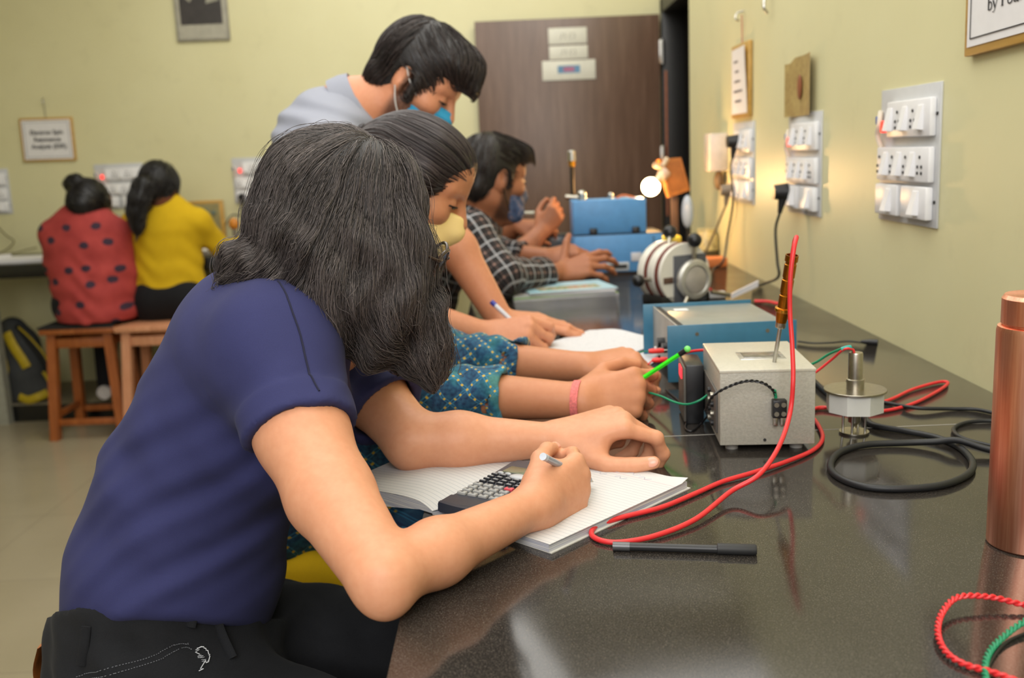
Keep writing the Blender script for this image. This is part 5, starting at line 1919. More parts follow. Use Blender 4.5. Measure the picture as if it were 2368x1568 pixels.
# t-shirt
hA_, hB_, hC_ = Dy(122, 1440, 1.17), Dy(370, 1397, 1.03), Dy(612, 1404, 1.06)
HEM, HEMN = hB_, np.cross(hB_ - hA_, hC_ - hA_)
HEMN = HEMN / HEMN[2]
V = Vol(.0045)
yt = 1.18
sec = [(392, 1405, 236), (415, 1300, 238), (455, 1120, 210), (520, 975, 186), (590, 860, 160), (632, 795, 138)]
for (a, b) in zip(sec[:-1], sec[1:]):
    pa_, pb2 = Dy(a[0], a[1], yt), Dy(b[0], b[1], yt)
    V.cap(pa_, pb2, a[2] / 1915, b[2] / 1915, .03, ((0, 1, 0), 1.18))
V.cap(Dy(600, 775, yt), Dy(690, 735, yt), .075, .062, .05)
V.ell(Dy(660, 960, yt - .0), (.07, .10, .08), None, .05)
shl = Dy(548, 735, 1.33)
V.cap(shR + (-.012, .0, .0), Dy(600, 800, yt), .058, .075, .05)
V.cap(shL + (-.035, -.01, .0), Dy(600, 790, yt), .060, .075, .05)
V.cap(shR + (-.045, .05, -.03), Dy(560, 930, 1.14), .07, .085, .07)
cR = cuR + (cuR - shR) * .02
dR = unit(Dy(730, 1080, .955) - shR)
V.cap(shR + (-.004, .0, .0), cR, .0570, .0545, .05)
dL = unit(elL - shL)
cL = shL + dL * .145
V.cap(shL, cL, .060, .058, .03)
band(V, cR - dR * .016, dR, .0600, .017, .002)
for c_, d_, r_ in ((cR, dR, .0565), (cL, dL, .053)):
    slice_end(V, c_, d_, .085, .16, .002)
    V.cap(c_ - d_ * .022, c_ + d_ * .05, r_ - .008, r_ - .008, .002, None, '-')


def folds(X, Y, Z):
    q = -.58 * X + .81 * Z + .12 * Y
    m = np.clip((1.09 - Z) / .12, 0, 1) * np.clip((Z - .755) / .07, .1, 1)
    q2 = .5 * X + .86 * Z
    a = np.sin(q * 105 + 2.2 * np.sin(X * 14 + Z * 6)) * .0021 + np.sin(q * 210 + 3 * np.sin(X * 20 + 1)) * .0012
    b = np.sin(q2 * 70 + 3 * np.sin(X * 17)) * .0012
    up = np.clip((Z - 1.05) / .06, 0, 1) * np.sin(X * 60 + Z * 40 + 2 * np.sin(Z * 30)) * .0012
    return m * np.clip((X + .56) / .10, .15, 1) * (a + b) + up


V.cut(HEM - np.array([0, 0, .02]), -HEMN, .01)
V.build(folds)
V.mesh('t_shirt', NAVY, woman, fb_)
# shoulder seam
sm = [Dy(a, b, c_) for a, b, c_ in ((640, 672, 1.05), (676, 715, 1.01), (700, 760, .99), (716, 815, .975), (728, 870, .965), (738, 905, .96))]
P = crom(sm, 8)
for _ in range(4):
    f_, g_ = V.samp(P)
    P = P - (f_ - .0004)[:, None] * g_
MB().tube(P - fb_, .0011, 6).build('shoulder_seam', M('navy_seam', (24, 25, 50), .9, var=0), woman)

# trousers
V = Vol(.0055)
V.cap(Dy(388, 1340, 1.18), Dy(392, 1480, 1.18), .128, .134, .03, ((0, 1, 0), 1.2)).cap(Dy(392, 1480, 1.18), Dy(395, 1600, 1.18), .134, .142, .03, ((0, 1, 0), 1.2))
V.cut(HEM, HEMN, .003)
for h_, kn, ft in ((hipR, kR, ftR), (hipL, kL, ftL)):
    V.cap(h_ + (-.02, 0, .01), kn, .098, .068, .05)
    V.cap(kn, ft + (0, 0, .02), .068, .052, .03)


def tf_(X, Y, Z):
    q = .6 * X + .5 * Z - .5 * Y
    return np.clip((.80 - Z) / .06, 0, 1) * (np.sin(q * 120 + 2 * np.sin(X * 22 + Y * 9)) * .0022 + np.sin((.3 * X + Z) * 150 + 2) * .001)


V.build(tf_)
tr_ = V.mesh('trousers', JEANS, woman, fb_)


def on_vol(V, pts, off=.001):
    P = np.array(pts, float)
    for _ in range(8):
        f_, g_ = V.samp(P)
        P = P - np.clip(f_ - off, -.03, .03)[:, None] * g_ / np.maximum((g_ ** 2).sum(1, keepdims=True), .25)
    return P


for pl in ([(182, 1455), (180, 1500), (176, 1542)], [(490, 1412), (484, 1432), (468, 1456)], [(606, 1392), (612, 1412), (628, 1430)]):
    q = on_vol(V, [Dy(a, b, 1.02) for a, b in pl], .0025)
    MB().tube(crom(q, 5) - fb_, .0055, 10, flat=.35, hint=(0, 1, 0)).build('belt_loop', JEANS, tr_)
WST = M('white_thread', (206, 208, 212), .8, var=0)
def zig(pts, n, amp, name):
    q = crom(np.array(pts, float), n)
    q = on_vol(V, q, .0015)
    out = []
    for i, p_ in enumerate(q):
        out.append(p_ + np.array([1, 0, .3]) * amp * (1 if i % 2 else -1))
    MB().tube(np.array(out) - fb_, .0006, 5).build(name, WST, tr_)


zig([Dy(a, b, 1.02) for a, b in ((478, 1492), (470, 1520), (462, 1545))], 9, .0022, 'buttonhole_stitching')
zig([Dy(a, b, 1.02) for a, b in ((478, 1490), (494, 1484), (507, 1494), (500, 1508), (488, 1518))], 6, .0006, 'buttonhole_edge')
dash = MB()
for row in (0, 1):
    q = on_vol(V, crom([Dy(a, b + row * 14, 1.02) for a, b in ((170, 1565), (250, 1545), (330, 1525), (400, 1500), (455, 1484))], 24), .0008)
    for i in range(0, len(q) - 1, 2):
        dash.cyl(q[i] - fb_, q[i + 1] - fb_, .0004, seg=5)
dash.build('stitching', M('grey_thread', (112, 114, 120), .8, var=0), tr_)
lp = on_vol(V, [Dy(122, 1480, 1.14), Dy(118, 1520, 1.14), Dy(116, 1560, 1.14), Dy(114, 1585, 1.14)], .002)
MB().tube(crom(lp, 4) - fb_, .026, 16, flat=.07, hint=(1, 0, 0)).build('leather_patch', M('tan_leather_patch', (168, 98, 40), .6, var=.2, vs=60), tr_)

# hair
V = Vol(.0042)
hc = Dy(802, 516, 1.17)
V.ell(hc + (-.010, .0, .012), (.094, .084, .098), None, .02)
C1 = lambda x, y, Y=1.12: Dy(x, y, Y)


def ch(pts, rs, k=.02):
    V.chain([Dy(*q) for q in pts], rs, k)


ch([(715, 430, 1.16), (672, 520, 1.15), (635, 580, 1.14), (565, 612, 1.13), (520, 618, 1.13)], [.05, .044, .034, .020, .008])
ch([(720, 470, 1.13), (700, 560, 1.11), (655, 615, 1.10), (585, 640, 1.10), (530, 645, 1.1)], [.05, .044, .030, .015, .006])
ch([(780, 470, 1.13), (780, 580, 1.105), (775, 670, 1.09), (800, 750, 1.09)], [.06, .056, .048, .030])
ch([(850, 450, 1.13), (870, 580, 1.11), (880, 690, 1.10), (890, 790, 1.10)], [.06, .055, .050, .026])
ch([(905, 500, 1.15), (925, 630, 1.13), (945, 730, 1.12), (985, 815, 1.12), (1010, 850, 1.12)], [.034, .030, .030, .022, .008])
ch([(940, 740, 1.13), (985, 800, 1.13), (1015, 850, 1.14)], [.026, .018, .008])
ch([(720, 560, 1.15), (740, 650, 1.13), (790, 730, 1.12)], [.05, .045, .030])
ch([(790, 560, 1.22), (830, 700, 1.22), (910, 790, 1.22)], [.06, .05, .025])
V.ell(hF.p(.105, -.02, -.035), np.array((.035, .05, .05)), hF.R, .012, '-')


def clump(X, Y, Z):
    m = np.clip((1.27 - Z) / .1, .15, 1)
    return m * (.0040 * np.sin(X * 85 + Z * 22 + 3 * np.sin(Z * 26) + Y * 40) + .0022 * np.sin(X * 170 - Z * 40 + 2 * np.sin(Z * 50 + X * 30)))


V.build(clump)
cr = Dy(862, 306, 1.13)
G = [[(860, 306, 1.13), (760, 320, 1.10), (670, 400, 1.07), (620, 500, 1.06), (570, 580, 1.06), (505, 625, 1.07)],
     [(860, 306, 1.13), (780, 360, 1.06), (720, 460, 1.03), (660, 560, 1.02), (590, 630, 1.03), (520, 640, 1.04)],
     [(860, 306, 1.13), (830, 380, 1.05), (790, 500, 1.02), (760, 620, 1.01), (745, 700, 1.01), (770, 770, 1.02)],
     [(860, 306, 1.13), (865, 380, 1.05), (860, 500, 1.01), (850, 620, 1.00), (840, 730, 1.01), (880, 810, 1.03), (950, 830, 1.04)],
     [(865, 306, 1.13), (910, 380, 1.06), (925, 500, 1.03), (925, 620, 1.03), (930, 720, 1.03), (975, 790, 1.04), (1020, 860, 1.06)],
     [(870, 308, 1.14), (950, 370, 1.10), (985, 450, 1.09), (985, 560, 1.09), (985, 660, 1.09), (1010, 760, 1.09), (1040, 850, 1.10)],
     [(850, 306, 1.16), (740, 310, 1.18), (650, 370, 1.20), (600, 480, 1.2), (560, 570, 1.18), (500, 610, 1.16)],
     [(880, 306, 1.18), (960, 360, 1.2), (1000, 450, 1.22), (990, 560, 1.24), (990, 700, 1.24), (1030, 820, 1.22)]]
fl0 = guides_flow([[Dy(*q) for q in g] for g in G], 5)
sd_ = seeds_on(V, 8500, lambda c: np.where(c[:, 2] > 1.075, 1., .35) * np.where(c[:, 1] < 1.2, 1., .25))
N_ = len(sd_)
lift = rng.uniform(.0002, .004, N_)
wv_ = lambda p, t: fl0(p, t)
P1 = grow(V, sd_, fl0, 26, .0065, lift, .24, .045)
far = [Dy(*q) for q in ((515, 560, 1.06), (500, 620, 1.07))]
sd2 = seeds_on(V, 420, lambda c: np.where(c[:, 1] < 1.15, 1., .1))
P2 = grow(V, sd2, fl0, 26, .006, rng.uniform(.003, .012, 420), .32, .04)
sd3 = seeds_on(V, 500, lambda c: np.where((c[:, 2] < 1.13) & (c[:, 1] < 1.2), 1., 0.02))
P3 = grow(V, sd3, fl0, 26, .0055, rng.uniform(.001, .010, 500), .45, .032)
sd4 = seeds_on(V, 700, lambda c: np.where((c[:, 2] < 1.17) & (c[:, 1] < 1.22), 1., 0.02))
P4 = grow(V, sd4, fl0, 24, .0050, rng.uniform(.001, .009, 700), .75, .055)
parts = [(V.V, V.Q)]
tone = [np.full(len(V.V), .10)]
for P, r_ in ((P1, rng.uniform(.00018, .00044, N_)), (P2, rng.uniform(.00020, .00034, 420)), (P3, rng.uniform(.00025, .0005, 500)), (P4, rng.uniform(.0002, .0004, 700))):
    v_, q_ = tubes(P, r_)
    parts.append((v_, q_))
    tone.append(np.repeat(np.clip(rng.normal(.52, .24, len(P)), .08, 1), len(v_) // len(P)))
VV, QQ = merge(parts)
rawmesh('hair', VV, QQ, HAIR, woman, fb_, {'tone': ('FLOAT', np.concatenate(tone))})

# glasses
hG = Head(Dy(842, 504, 1.15), (.90, .10, -.42), (.42, 0, .9), .93)
gl = MB()
SHELL = M('dark_tortoise_frame', (52, 34, 26), .25, var=.3, vs=90)
GLASS = M('clear_lens', (235, 238, 240), .03, var=0, trans=1., ior=1.3)
gb = bpy.data.objects.new('glasses', None)
for sg in (-1, 1):
    a = np.linspace(0, 2 * math.pi, 40, endpoint=False)
    ring = np.array([hG.p(.112 - .010 * abs(math.cos(t)) * 0 - .012 * (sg * .031 + .025 * math.cos(t)) ** 2 / .003, sg * .032 + .026 * math.cos(t), -.016 + .021 * math.sin(t)) for t in a]) - fb_
    gl.tube(ring, .0021, 8, True)
    gl.tube(crom([hG.p(.104, sg * .058, -.006) - fb_, hG.p(.09, sg * .073, -.006) - fb_, hG.p(.0, sg * .080, .002) - fb_, hG.p(-.012, sg * .08, -.012) - fb_], 5), .0018, 8)
gl.tube(crom([hG.p(.112, -.007, -.010) - fb_, hG.p(.115, 0, -.007) - fb_, hG.p(.112, .007, -.010) - fb_], 5), .0018, 8)
gf = gl.build('glasses', SHELL, woman)
for sg in (-1, 1):
    a = np.linspace(0, 2 * math.pi, 32, endpoint=False)
    r1 = np.array([hG.p(.1105 - .012 * (sg * .031 + .025 * math.cos(t)) ** 2 / .003, sg * .032 + .0255 * math.cos(t), -.016 + .0205 * math.sin(t)) for t in a]) - fb_
    MB().loft([r1, r1 + hG.f * .0012]).build('lens', GLASS, gf)
# pen in the writing hand
pp0 = Gz(1256, 1056, .963)
pd_ = np.array([.060, .105, -.066])
PL = np.linalg.norm(pd_)
pd_ = unit(pd_)
pn_ = thing('pen', 'clear plastic ballpoint pen with blue ink held in the writing hand', 'pen', pp0)
MB().tube([np.zeros(3), pd_ * (PL - .012)], [.0040, .0040], 12).build('barrel', M('clear_grey_barrel', (196, 204, 220), .12, var=.02, trans=.35), pn_)
MB().tube([-pd_ * .0006, pd_ * .006], [.0042, .0042], 12).build('end_plug', M('frosted_plug', (206, 214, 226), .3), pn_)
for o_ in (np.array([0, -.0034, .0022]), np.array([0, -.0041, -.0006])):
    MB().tube([pd_ * .012 + o_, pd_ * (PL - .02) + o_], .0006, 6).build('ink_line', M('blue_ink', (44, 70, 170), .4, var=0), pn_)
MB().tube([pd_ * (PL - .012), pd_ * PL], [.0036, .0008], 12).build('tip', NICK, pn_)
# ---------------------------------------------------------------- mask shells
def mask(H, mat, par, base, top=-.022, grow_=.006, pleat=0., back=.0, name='face_mask', loops=True, lmat=None, h=.003):
    V = Vol(h)
    k = H.k
    V.ell(H.p(.036, 0, -.058), np.array((.066, .062, .072)) * k, H.R, .01)
    V.cap(H.p(.094, 0, -.026), H.p(.104, 0, -.048), .016 * k, .018 * k, .03)
    V.cap(H.p(.07, -.03, -.1), H.p(.07, .03, -.1), .026 * k, None, .03)
    V.cut(H.p(.09, 0, top), H.R @ np.array((.0, 0, 1.)), .004)
    V.cut(H.p(back, 0, 0), H.R @ np.array((-1., 0, -.10)), .004)
    V.cut(H.p(.07, 0, -.127), H.R @ np.array((.0, 0, -1.)), .006)
    u = H.u

    def dp(X, Y, Z):
        q = (X - H.c[0]) * u[0] + (Y - H.c[1]) * u[1] + (Z - H.c[2]) * u[2]
        return pleat * np.sin(q * 420)
    V.build(dp if pleat else None)
    o = V.mesh(name, mat, par, base)
    if loops:
        for sg in (-1, 1):
            for c0, c1 in ((-.03, .012), (-.095, -.034)):
                MB().tube(crom([H.p(back + .012, sg * .063, c0) - base, H.p(.012, sg * .078, (c0 + c1) / 2) - base, H.p(-.008, sg * .084, c1) - base], 5), .0015, 6).build('ear_loop', lmat or mat, o)
    return o


def cap_hair(H, par, base, mat, prims, cuts, flowf, n, length, r, lift=.004, disp=None, steps=14, wob=.1, tone=.12, h=.0045, extra=None):
    V = Vol(h)
    for a in prims:
        if a[0] == 'e':
            V.ell(H.p(*a[1]), np.array(a[2]) * H.k, H.R, a[3])
        elif a[0] == 'c':
            V.cap(H.p(*a[1]), H.p(*a[2]), a[3], a[4], a[5])
        elif a[0] == '-':
            V.ell(H.p(*a[1]), np.array(a[2]) * H.k, H.R, a[3], '-')
    for p_, n_ in cuts:
        V.cut(H.p(*p_), H.R @ np.array(n_, float), .01)
    V.build(disp)
    sd = seeds_on(V, n)

    def fl(p, t):
        q = H.loc(p)
        return flowf(q, t) @ H.R.T
    return hair_part(V, par, base, mat, sd, fl, steps, length / steps, rng.uniform(.0004, lift, n), rng.uniform(r * .7, r * 1.3, n), wob, .05, solid_tone=tone, extra=extra)


# ================================================================ the woman in blue batik
SKT = m_skin('warm_brown_skin', (196, 134, 98))
BATIK, YEL = m_batik(), m_cloth('mustard_yellow_cotton', (214, 172, 20), .08, 12)
bs = np.array([-.40, 1.64, 0.])
B = Vol(.0038)
wr = Gz(1345, 927, .918)
el = Gz(925, 905, .922) + (.0, -.01, 0)
sh = np.array([-.245, 1.52, 1.075])
wl_ = Gz(1350, 850, .918)
ell_ = np.array([-.135, 1.73, .925])
shl_ = np.array([-.255, 1.82, 1.08])
arm(B, sh, el, wr, (.048, .043, .037, .039, .026))
arm(B, shl_, ell_, wl_, (.048, .043, .037, .038, .026))
hand(B, wr, (.96, .10, .10), (.10, -.84, .52), True, [(38, 62, 40), (58, 80, 50), (62, 85, 50), (64, 85, 50)], [(.66, .62, -.45), (.95, .22, -.25), (.96, -.18, -.2)], .98, (.05, 0, -.04, -.09))
hand(B, wl_, (.97, .12, .12), (-.10, -.30, .94), False, [(42, 60, 30), (52, 70, 40), (56, 75, 40), (60, 75, 40)], [(.8, .5, -.35), (.95, .2, -.25), (.96, .05, -.25)], .98)
H = Head(Dy(954, 410, 1.65), (.866, -.06, -.5), (.5, 0, .866), .97).add(B)
nk_ = np.array([-.235, 1.66, 1.16])
H.neck(B, nk_, .046, .052)
pel = np.array([-.44, 1.66, .63])
B.cap(nk_, (-.33, 1.66, .98), .06, .085, .05).cap((-.33, 1.66, .98), pel, .085, .1, .05).cap(sh, shl_, .045, .045, .04)
hip = [pel + (.02, -.09, -.03), pel + (.02, .09, -.03)]
kn = [np.array([.02, 1.57, .585]), np.array([.02, 1.76, .585])]
ft = [np.array([-.02, 1.57, .09]), np.array([-.02, 1.76, .09])]
legs(B, hip, kn, ft, (.07, .05, .036))
for f_ in ft:
    B.cap(f_ + (-.02, 0, -.045), f_ + (.12, 0, -.06), .034, .026, .02)
B.build()
teal = B.mesh('person', SKT, None, bs, {'beard': ('FLOAT', np.zeros(len(B.V)))})
teal.location = bs
finish(teal, 'person in blue batik sleeves and a pale yellow mask holding a green pencil')
V = Vol(.0042)
V.cap((-.255, 1.66, 1.11), (-.34, 1.66, .95), .08, .112, .05, ((0, 1, 0), 1.2)).cap((-.34, 1.66, .95), (-.43, 1.66, .70), .112, .125, .04, ((0, 1, 0), 1.25))
V.cap((-.43, 1.66, .70), (-.42, 1.66, .68), .13, .13, .04, ((0, 1, 0), 1.2))
V.cap((-.30, 1.66, .98), (-.29, 1.66, .78), .10, .12, .05, ((0, 1, 0), 1.2))
V.cap((-.26, 1.66, .66), (-.06, 1.66, .62), .075, .085, .04, ((0, 1, 0), 2.0))
for s_, e_, w_, fr in ((sh, el, wr, .60), (shl_, ell_, wl_, .60)):
    V.cap(s_ + (-.02, 0, 0), (-.28, 1.66, 1.08), .055, .07, .05)
    m = e_ + (w_ - e_) * fr
    V.cap(s_, e_, .058, .052, .03).cap(e_, m, .052, .044, .025)
    d = unit(w_ - e_)
    band(V, m - d * .006, d, .046, .008, .004)
    slice_end(V, m, d, .08, .1, .003)
    V.cap(m - d * .016, m + d * .05, .037, .037, .002, None, '-')


def tfold(X, Y, Z):
    return (np.sin(X * 130 + 2 * np.sin(Y * 60 + Z * 40)) * .0024 + np.sin(X * 70 - Z * 90 + Y * 30) * .0018) * np.clip((X + .26) / .05, 0, 1)


V.build(tfold)
V.mesh('kurta', BATIK, teal, bs, {'fab': ('FLOAT_VECTOR', bone_uv(V.V, [(sh, el, (0, 1, 0), .055), (el, wr, (0, 0, -1), .048), (shl_, ell_, (0, 1, 0), .055), (ell_, wl_, (0, 0, -1), .048), ((-.26, 1.66, 1.1), (-.42, 1.66, .6), (0, 1, 0), .11)]))})
V = Vol(.006)
for a, b, c in zip(hip, kn, ft):
    V.cap(a, b, .092, .066, .04).cap(b, c + (0, 0, .02), .066, .048, .03)
V.cap(pel + (0, -.05, -.0), pel + (0, .05, -.0), .105, None, .04)
V.cut((0, 0, .655), (0, 0, 1), .02)
V.build(lambda X, Y, Z: .002 * np.sin(X * 90 + Y * 40))
V.mesh('trousers', YEL, teal, bs)
bd = wr + unit(wr - el) * -.006
d = unit(wr - el)
Bx = basis(d)
MB().lathe([(.0265, -.005), (.0300, -.0055), (.0305, 0), (.0300, .0055), (.0265, .005)], bd - bs, Bx, 36).build('wristband', M('pink_thread_band', (226, 120, 116), .8, var=.18, vs=300), teal)
mask(H, m_cloth('pale_yellow_mask', (255, 224, 154), .03, 10, weave=1400), teal, bs, top=-.020, back=.02)
HT = m_hair('sleek_black_hair', (16, 14, 15), (76, 66, 66), .30)
cap_hair(H, teal, bs, HT, [('e', (-.012, 0, .010), (.092, .080, .094), .02), ('e', (.030, 0, .046), (.060, .067, .048), .03), ('c', (-.06, 0, .0), (-.095, 0, -.04), .05, .036, .03), ('c', (-.095, 0, -.04), (-.125, 0, -.10), .034, .028, .02), ('c', (-.125, 0, -.10), (-.15, 0, -.2), .028, .012, .02),
                           ('c', (.03, -.07, .012), (-.02, -.076, .0), .02, .022, .02), ('c', (.03, .07, .012), (-.02, .076, .0), .02, .022, .02),
                           ('-', (.100, 0, -.026), (.05, .072, .042), .008), ('-', (.06, 0, -.075), (.085, .075, .068), .008), ('-', (-.005, -.083, -.018), (.016, .012, .028), .004), ('-', (-.005, .083, -.018), (.016, .012, .028), .004)], [],
         lambda q, t: np.stack([-1 - 0 * q[:, 0], -.35 * np.sign(q[:, 1]) * np.clip(np.abs(q[:, 1]) / .06, 0, 1) * (q[:, 0] < -.03), np.where(q[:, 0] > -.06, .1 - 2.2 * np.clip(q[:, 0] + .02, 0, 1) * 0, .35 * np.sign(.03 - q[:, 2]))], 1), 2600, .13, .0006, .0022, steps=16, wob=.03)
MB().lathe([(.030, -.012), (.040, -.006), (.042, .0), (.040, .006), (.030, .012)], H.p(-.100, 0, -.046) - bs, basis(H.R @ np.array((-.5, 0, -.8))), 28).build('hair_tie', M('mint_scrunchie', (120, 206, 200), .8, var=.15, vs=150), teal)
H.brows(teal, bs, BROWM)
for sg in (-1, 1):
    MB().sphere(H.p(.0865, sg * .031, -.0115) - bs, np.array((.0045, .0105, .0026)) * H.k, H.R, 18).build('eye', M('dark_eye', (34, 22, 18), .2, var=0) if 'dark_eye' not in bpy.data.materials else bpy.data.materials['dark_eye'], teal)
# green pencil in the fist
g0, g1 = Dy(1442, 903, 1.445), Dy(1592, 806, 1.405)
gp = thing('pencil', 'bright green pencil with a black band held in the fist above the bench', 'pencil', g0)
d = g1 - g0
MB().tube([np.zeros(3), d * .87], .0036, 6).build('barrel', M('neon_green_paint', (60, 232, 36), .35, var=.03), gp)
MB().tube([d * .865, d * .955], .0039, 14).build('black_band', BLK, gp)
MB().sphere(d * .985, .0049).build('round_end', M('mint_green_bead', (120, 230, 110), .3), gp)
MB().tube([-unit(d) * .012, np.zeros(3)], [.0005, .0036], 10).build('sharpened_tip', PALEW, gp)

# ================================================================ the standing man
SKS = m_skin('tan_skin', (206, 142, 108))
GREYS = m_cloth('pale_grey_shirt', (150, 153, 166), .04, 14, b=.08)
bs = np.array([-.42, 2.26, 0.])
B = Vol(.0042)
H = Head(Dy(968, 180, 2.25), (.77, -.20, -.61), (.62, -.1, .78), 1.0).add(B)
nk_ = Dy(806, 262, 2.25)
H.neck(B, nk_, .058, .056)
shR_, shL_ = Dy(765, 365, 2.08), Dy(770, 345, 2.44)
elR_, wrR_ = np.array([-.26, 1.99, .98]), Gz(1118, 776, .916)
elL_, wrL_ = Dy(1012, 500, 2.22), Gz(1158, 742, .922)
arm(B, shR_, elR_, wrR_, (.052, .046, .040, .041, .029))
arm(B, shL_, elL_, wrL_, (.052, .046, .040, .042, .029))
hand(B, wrR_, (.93, -.16, .06), (.05, -.62, .78), True, [(34, 58, 35), (48, 66, 40), (54, 70, 40), (58, 72, 40)], [(.7, .6, -.4), (.92, .25, -.3), (.95, -.1, -.3)], 1.08)
hand(B, wrL_, (.98, .04, -.10), (.08, -.30, .95), False, [(6, 12, 8), (10, 14, 10), (14, 18, 12), (18, 20, 12)], [(.8, .5, -.3), (.95, .25, -.2), (.97, .1, -.15)], 1.08, (.06, .02, -.02, -.06))
pel = Dy(735, 760, 2.27)
pel[2] = .95
ch_ = Dy(775, 500, 2.26)
B.cap(nk_, ch_, .07, .10, .05).cap(ch_, pel, .10, .11, .05).cap(shR_, shL_, .05, .05, .04)
hip = [pel + (0, -.09, -.05), pel + (0, .09, -.05)]
kn = [np.array([-.40, 2.16, .50]), np.array([-.40, 2.36, .50])]
ft = [np.array([-.44, 2.16, .09]), np.array([-.44, 2.36, .09])]
legs(B, hip, kn, ft, (.08, .058, .04))
for f_ in ft:
    B.cap(f_ + (-.02, 0, -.04), f_ + (.15, 0, -.055), .038, .03, .02)
B.build()
man = B.mesh('person', SKS, None, bs, {'beard': ('FLOAT', H.beard(B.V))})
man.location = bs
finish(man, 'person standing in a pale grey shirt and sky blue mask leaning over the bench')
V = Vol(.005)
V.cap(Dy(800, 280, 2.25), Dy(745, 340, 2.25), .074, .095, .04, ((0, 1, 0), 1.35))
V.cap(Dy(745, 340, 2.25), ch_, .095, .115, .05, ((0, 1, 0), 1.35)).cap(ch_, pel + (0, 0, -.04), .115, .13, .05, ((0, 1, 0), 1.25))
V.cap(shR_, Dy(765, 310, 2.25), .066, .08, .05).cap(shL_, Dy(765, 310, 2.25), .066, .08, .05)
for s_, e_ in ((shR_, elR_), (shL_, elL_)):
    m = s_ + (e_ - s_) * .72
    V.cap(s_, m, .064, .06, .03)
    slice_end(V, m, e_ - s_, .09, .16)
V.build(lambda X, Y, Z: .003 * np.sin(X * 50 + Z * 70 + 2 * np.sin(Z * 30 + Y * 10)))
so = V.mesh('shirt', GREYS, man, bs)
# collar
cd = unit(H.c - nk_)
cb2 = nk_ + cd * .012
Bc = basis(cd, (0, 0, 1))
a = np.linspace(0, 2 * math.pi, 36, endpoint=False)
rings = []
for r_, z_ in ((.083, -.022), (.082, .006), (.077, .026), (.073, .024), (.076, .004), (.076, -.02)):
    rings.append(np.array([cb2 + Bc @ np.array([r_ * math.cos(t), r_ * math.sin(t) * 1.0, z_]) for t in a]) - bs)
MB().loft(rings, False, True).build('collar', GREYS, so)
V = Vol(.007)
V.cap(pel + (0, -.04, .0), pel + (0, .04, 0), .125, None, .03)
for a_, b_, c_ in zip(hip, kn, ft):
    V.cap(a_, b_, .095, .075, .04).cap(b_, c_ + (0, 0, .01), .075, .06, .03)
V.cut((0, 0, .99), (0, 0, 1), .01)
V.build()
V.mesh('trousers', m_cloth('dark_trousers', (48, 50, 58), .1), man, bs)
k = m_cloth('sky_blue_mask', (62, 160, 206), .05, 20, weave=1500)
mask(H, k, man, bs, top=-.020, back=.030, pleat=.0012, lmat=M('white_elastic', (214, 210, 206), .7))
HM = [('e', (-.014, 0, .022), (.100, .083, .104), .02), ('e', (.055, 0, .075), (.062, .070, .046), .03), ('c', (.075, -.025, .07), (.112, -.015, .050), .030, .015, .02), ('c', (.075, .03, .07), (.108, .02, .045), .030, .016, .02),
      ('c', (.02, -.070, -.004), (.022, -.070, -.04), .013, .008, .012), ('c', (.02, .070, -.004), (.022, .070, -.04), .013, .008, .012), ('c', (-.06, -.03, -.05), (-.06, .03, -.05), .035, .035, .03),
      ('-', (.100, 0, -.020), (.056, .080, .056), .008), ('-', (.055, 0, -.098), (.10, .08, .062), .008), ('-', (-.004, -.094, -.024), (.028, .034, .042), .004), ('-', (-.004, .094, -.024), (.028, .034, .042), .004)]


def fwd_flow(q, t):
    v = np.stack([.9 + 0 * q[:, 0], .5 * np.sign(q[:, 1]) * np.clip(np.abs(q[:, 1]) / .05, 0, 1), np.where(q[:, 0] > .05, -.9, -.35) + 0 * q[:, 0]], 1)
    bk = q[:, 0] < -.03
    v[bk] = np.stack([-.25 + 0 * q[bk, 0], .3 * np.sign(q[bk, 1]), -1 + 0 * q[bk, 0]], 1)
    return v


cap_hair(H, man, bs, HAIRM, HM, [], fwd_flow, 2400, .055, .0008, .005, steps=9, wob=.12)
H.brows(man, bs, BROWM)
for sg in (-1, 1):
    MB().sphere(H.p(.0865, sg * .031, -.0115) - bs, np.array((.0045, .0105, .0026)) * H.k, H.R, 18).build('eye', bpy.data.materials['dark_eye'], man)
p0, p1 = Dy(1141, 702, 2.05), Dy(1176, 735, 2.03)
d = p1 - p0
sp_ = thing('pen', 'white pen with a blue end held upright in the standing man\'s hand', 'pen', p0)
MB().tube([np.zeros(3), d * 2.4], .0048, 12).build('barrel', M('white_pen_barrel', (206, 210, 222), .3), sp_)
MB().tube([-d * .12, d * .14], .0054, 12).build('blue_end', M('blue_pen_end', (50, 60, 160), .3), sp_)

# ================================================================ the man in the checked shirt
SKP = m_skin('brown_skin', (166, 108, 78))
CHECK = m_plaid()
bs = np.array([-.28, 2.92, 0.])
B = Vol(.0048)
H = Head(Dy(1138, 406, 2.92), (.85, .47, -.17), (.15, .08, .98), 1.02).add(B)
nk_ = Dy(1095, 508, 2.95)
H.neck(B, nk_, .058, .064)
shR_, shL_ = Dy(1082, 545, 2.78), Dy(1080, 545, 3.12)
elR_, wrR_ = Gz(1158, 652, .945) + (-.0, .10, 0), Gz(1290, 632, .918)
elL_, wrL_ = np.array([-.05, 3.20, .96]), Dy(1262, 596, 3.12)
wrL_[2] = max(wrL_[2], .93)
arm(B, shR_, elR_, wrR_, (.052, .045, .040, .040, .030))
arm(B, shL_, elL_, wrL_, (.052, .045, .040, .040, .030))
hand(B, wrR_, (.90, .10, .22), (-.05, -.62, .78), True, [(10, 22, 18), (14, 26, 18), (18, 28, 20), (24, 30, 20)], [(.45, .85, .20), (.40, .88, .25), (.55, .80, .10)], 1.12, (.18, .03, -.10, -.25))
